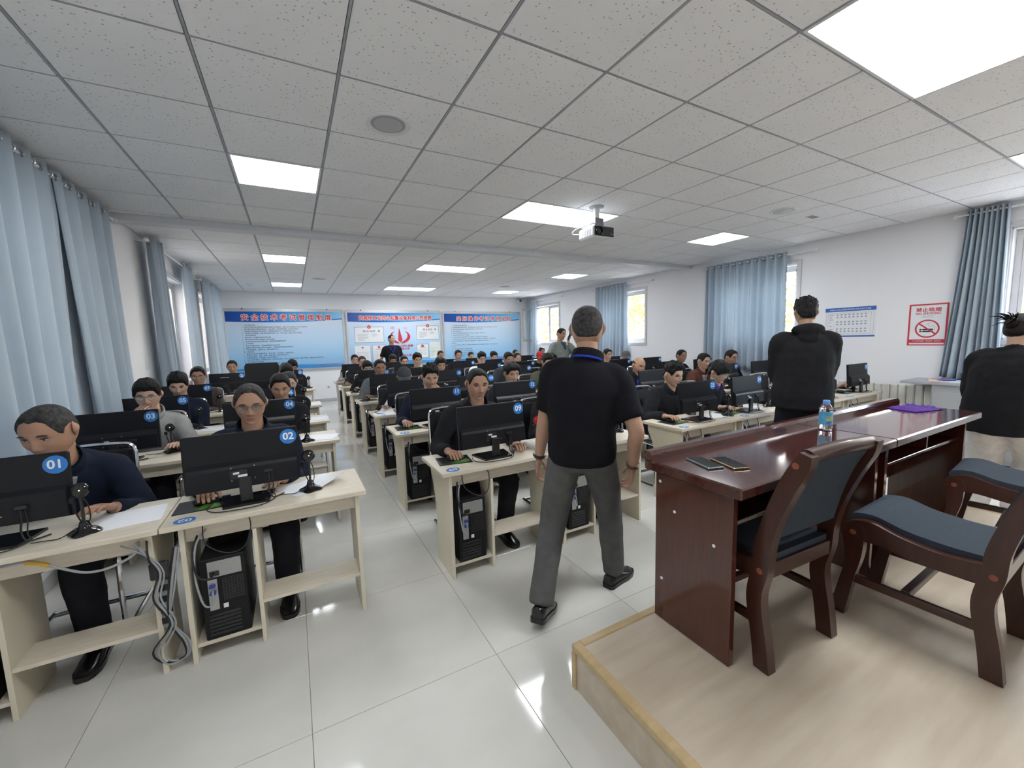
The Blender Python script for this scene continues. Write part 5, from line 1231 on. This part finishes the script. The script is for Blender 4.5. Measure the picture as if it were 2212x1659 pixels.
seat_person(5, 380, 808, 'man in dark navy top with swept black hair at monitor number 05', .58, (4, -24), top='navy', hair='thick', sk=1)
seat_person(6, 622, 804, 'man with glasses in black jacket at monitor number 06', .60, (0, -20), top='black', hair='short', hm=hair_g, sk=1, glasses='thin', loose=.012)
seat_person(7, 425, 792, 'man with glasses and brown sweater at monitor number 07', .60, (4, -12), top='brown', hair='short', sk=0, glasses='thin')
seat_person(8, 617, 789, 'black-haired man in black coat bent low at monitor number 08', .58, (2, -28), top='black2', hair='thick', sk=1)
seat_person('s2', 500, 778, 'man in dark grey jacket at the spare monitor number 02', .60, (0, -14), top='charcoal', hair='crop', sk=0, wide=1.06)
seat_person('s1', 631, 780, 'person with black hair bent down at the spare monitor number 01', .58, (4, -30), top='black', hair='thick', sk=0)
seat_person(9, 1033, 795, 'man with cropped hair in black jacket at monitor number 09', .50, (-8, -12), top='black2', hair='crop', sk=0, build=1.08, collar='black2', inner='black', wl=(1.40, 2.56, .745, H_))
seat_person(10, 1215, 800, 'man in black quilted jacket hidden behind the walking man at monitor number 10', .62, (0, -14), top='black', hair='short', sk=0, loose=.02, watch=None)
seat_person(11, 930, 790, 'man in navy sweater with hand on his mouth at monitor number 11', .54, (-4, -16), top='navy', hair='spiky', sk=3, mouth=-1)
seat_person(12, 1107, 785, 'man with swept black hair in black jacket at monitor number 12', .58, (-4, -12), top='black', hair='thick', sk=3)
seat_person(13, 873, 793, 'man in black jacket with a black cap at monitor number 13', .56, (-14, -10), top='black', hair='short', hm=hair_g, cap='charcoal', sk=3)
seat_person(15, 820, 776, 'round-faced man in grey jacket at monitor number 15', .56, (0, -14), top='midgrey', hair='crop', sk=2, wide=1.12, jaw=1.5, build=1.08, inner='white', collar='midgrey')
seat_person(16, 952, 773, 'man with short fringe in dark jacket at monitor number 16', .62, (-3, -14), top='charcoal', hair='thick', sk=0)
seat_person(17, 793, 781, 'man with glasses in black and white jacket at monitor number 17', .58, (2, -16), top='black', hair='thick', sk=1, glasses='dark', collar='white', inner='white')
seat_person(18, 901, 764, 'man with spiky hair sitting tall at monitor number 18', .62, (0, -6), top='charcoal', hair='spiky', sk=1)
seat_person(19, 782, 769, 'man with shaved head at monitor number 19', .62, (0, -16), top='black2', hair='crop', hm=scalp, sk=0)
seat_person(20, 873, 769, 'man with neat black hair at monitor number 20', .62, (0, -10), top='charcoal', hair='short', sk=3)
seat_person(21, 766, 766, 'man with glasses in beige jacket at monitor number 21', .62, (2, -10), top='sage', hair='short', sk=1, glasses='thin')
seat_person(22, 849, 767, 'dark-haired man bent low before the standing instructor at monitor number 22', .60, (0, -26), top='black', hair='thick', sk=2)
seat_person(23, 1460, 785, 'young man in black jacket leaning to monitor number 23 with mouse in hand', .56, (-2, -14), top='black2', pants='denim', hair='spiky', sk=3, wide=1.06, build=1.12, collar='black2', curl=(.28, .3))
seat_person(24, 1562, 782, 'young man with glasses and fringe in purple-shouldered jacket at monitor number 24', .56, (-4, -20), top='black', hair='fringe', sk=1, glasses='thin', collar='purple')
seat_person(25, 1300, 800, 'man in black coat hidden behind the walking man at monitor number 25', .62, (0, -10), top='black', hair='short', sk=0)
seat_person(26, 1384, 771, 'bald man in black jacket over blue shirt at monitor number 26', .58, (-6, -16), top='black', hair='bald', hm=hair_g, sk=0, inner='blue', collar='black')
seat_person(27, 1184, 765, 'man in olive jacket beside the walking man at monitor number 27', .60, (-8, -14), top='olive', hair='thick', sk=3, inner='white', collar='olive')
seat_person(29, 1100, 761, 'man with glasses leaning forward in dark jacket at monitor number 29', .52, (-4, -18), top='charcoal', hair='short', sk=0, glasses='thin', collar='charcoal')
seat_person(30, 1194, 764, 'dark-haired man partly behind the olive jacket at monitor number 30', .60, (-4, -14), top='black', hair='thick', sk=0)
seat_person(31, 1041, 762, 'young man with black glasses in white jacket at monitor number 31', .60, (-2, -12), top='white', hair='spiky', sk=1, glasses='dark')
seat_person(32, 1118, 762, 'man with receding hair at monitor number 32', .60, (-2, -10), top='black', hair='receding', sk=3)
seat_person(33, 990, 756, 'man in black jacket sitting upright at monitor number 33', .60, (-6, -8), top='black', hair='short', sk=0)
seat_person(34, 1067, 760, 'man with thick black hair at monitor number 34', .60, (-2, -12), top='black', hair='thick', sk=1)
seat_person(35, 952, 757, 'man in dark jacket against the gap of two boards at monitor number 35', .60, (0, -12), top='black', hair='crop', sk=0)
seat_person(36, 1018, 760, 'man in black looking down at monitor number 36', .60, (-2, -16), top='black', hair='crop', sk=1)
seat_person(37, 1695, 800, 'person in black jacket hidden behind the hooded man at monitor number 37', .60, (0, -14), top='black', hair='short', sk=0)
seat_person(38, 1757, 800, 'person reaching a mouse behind the hooded man at monitor number 38', .60, (0, -14), top='black', hair='short', sk=2)
seat_person(39, 1523, 763, 'man in rust brown jacket at monitor number 39', .58, (-6, -10), top='rust', hair='short', sk=3, inner='grey', collar='rust')
seat_person(40, 1582, 756, 'older man with glasses in front of the wide curtain at monitor number 40', .60, (-4, -8), top='black', hair='short', sk=0, glasses='dark')
seat_person(42, 1474, 755, 'man in black jacket against the white wall at monitor number 42', .60, (-8, -8), top='black', hair='receding', sk=2)
seat_person(43, 1314, 753, 'young man behind the shoulder of the walking man at monitor number 43', .60, (-4, -10), top='black', hair='short', sk=1)
seat_person(44, 1353, 757, 'man in grey cap turned to the wall at monitor number 44', .60, (-30, -6), top='black', hair='short', hm=hair_g, cap='capgrey', sk=0)
seat_person(47, 1167, 760, 'man in red cap at monitor number 47', .60, (-6, -14), top='black', hair='short', cap='red', sk=2)
seat_person(49, 1114, 755, 'man with cropped hair far back at monitor number 49', .60, (0, -10), top='black', hair='crop', sk=0)
seat_person(50, 1171, 750, 'man far back by the corner window at monitor number 50', .60, (-6, -10), top='black', hair='short', sk=0)

# ---- standing people
A = math.atan2
fa = -R(43)      # facing away from the camera
person('man in black polo and grey trousers walking away between the desks', (1.36, 1.74, 0), fa, (.03, .05, 1.548), (4, -2), top='tee', pants='trousers', hair='crop', hm=hair_g, sk=3, lod=0, seated=False, sleeve='short', hip=(0, -.02, .90), wr=(.27, .03, .80), wl=(-.26, .10, .80), palm=((1, 0, .1), (-1, 0, .1)), curl=(.45, .35), elb=((.5, -1, 0), (-.5, -1, 0)),
       ank=((.17, .22, .09), (-.20, -.24, .13)), foot=(-32, -8), footp=(0, -14), build=1.04, collar='tee', lanyard=True, headscale=1.06, watch=-1, bracelet=True, loose=.004, group='standing people')
person('man in black hooded jacket standing with his back turned before the right wall', (3.98, 1.93, 0), -R(50), (0, .02, 1.665), (0, -4), top='black2', pants='dark', hair='spiky', sk=3, lod=0, seated=False, hip=(0, 0, .95), wr=(.10, .26, 1.0), wl=(-.10, .26, .99), palm=((0, 1, 0), (0, 1, 0)), elb=((.35, -.3, -1), (-.35, -.3, -1)), build=1.08, hood=True, loose=.045, shirt_hem=.05, curl=(.6, .6), group='standing people')
person('woman with dark hair in a bun, black top and white trousers at the right edge', (4.80, .91, 0), -R(95), (.0, .17, 1.475), (-20, -10), top='black', pants='offwhite', hair='pulled', hm=hair_d, sk=1, lod=0, seated=False, hip=(0, -.05, .86), wr=(.16, .34, .98), wl=(-.16, .36, .98), elb=((.2, -.3, -1), (-.2, -.3, -1)), build=.98, loose=.05, shirt_hem=.10, ank=((.10, .06, .09), (-.10, -.10, .09)), group='standing people')
person('instructor in black t-shirt with blue lanyard standing before the middle board', (2.36, 11.15, 0), math.pi, (0, .02, 1.60), (28, 6), top='tee', pants='dark', hair='crop', sk=3, lod=1, seated=False, sleeve='short', glasses='thin', lanyard=True, build=1.08, wr=(.26, -.02, .85), wl=(-.26, -.02, .85), palm=((1, 0, 0), (-1, 0, 0)), group='standing people')
person('man in sage green jacket standing with a phone at his face near the window', (4.74, 6.72, 0), math.pi+R(10), (0, .03, 1.585), (0, -14), top='sage', pants='dark', hair='receding', hm=hair_b, sk=0, lod=1, seated=False, inner='denim', build=1.08, wl=(-.07, .17, 1.40), handdir=(None, (.25, -.1, 1)), palm=(None, (.3, -1, 0)), curl=(.5, .8), elb=(None, (-.7, .2, -1)), wr=(.26, .02, .86), watch=-1, group='standing people', loose=.015)
t = thing('handheld_phone', 'black phone held by the man in sage green jacket', 'phone', (4.80, 6.50, 1.535), R(20)); MB().box(-.037, .037, -.005, .005, -.075, .075, 0, .003, Matrix.Rotation(R(35), 4, 'Y')).build('phone_body', blackg, t)
MB().box(-.012, .012, .005, .007, .03, .06, 0, 0, Matrix.Rotation(R(35), 4, 'Y')).build('camera_bump', blackp, t)
# flat blue neck ribbon of the walking man
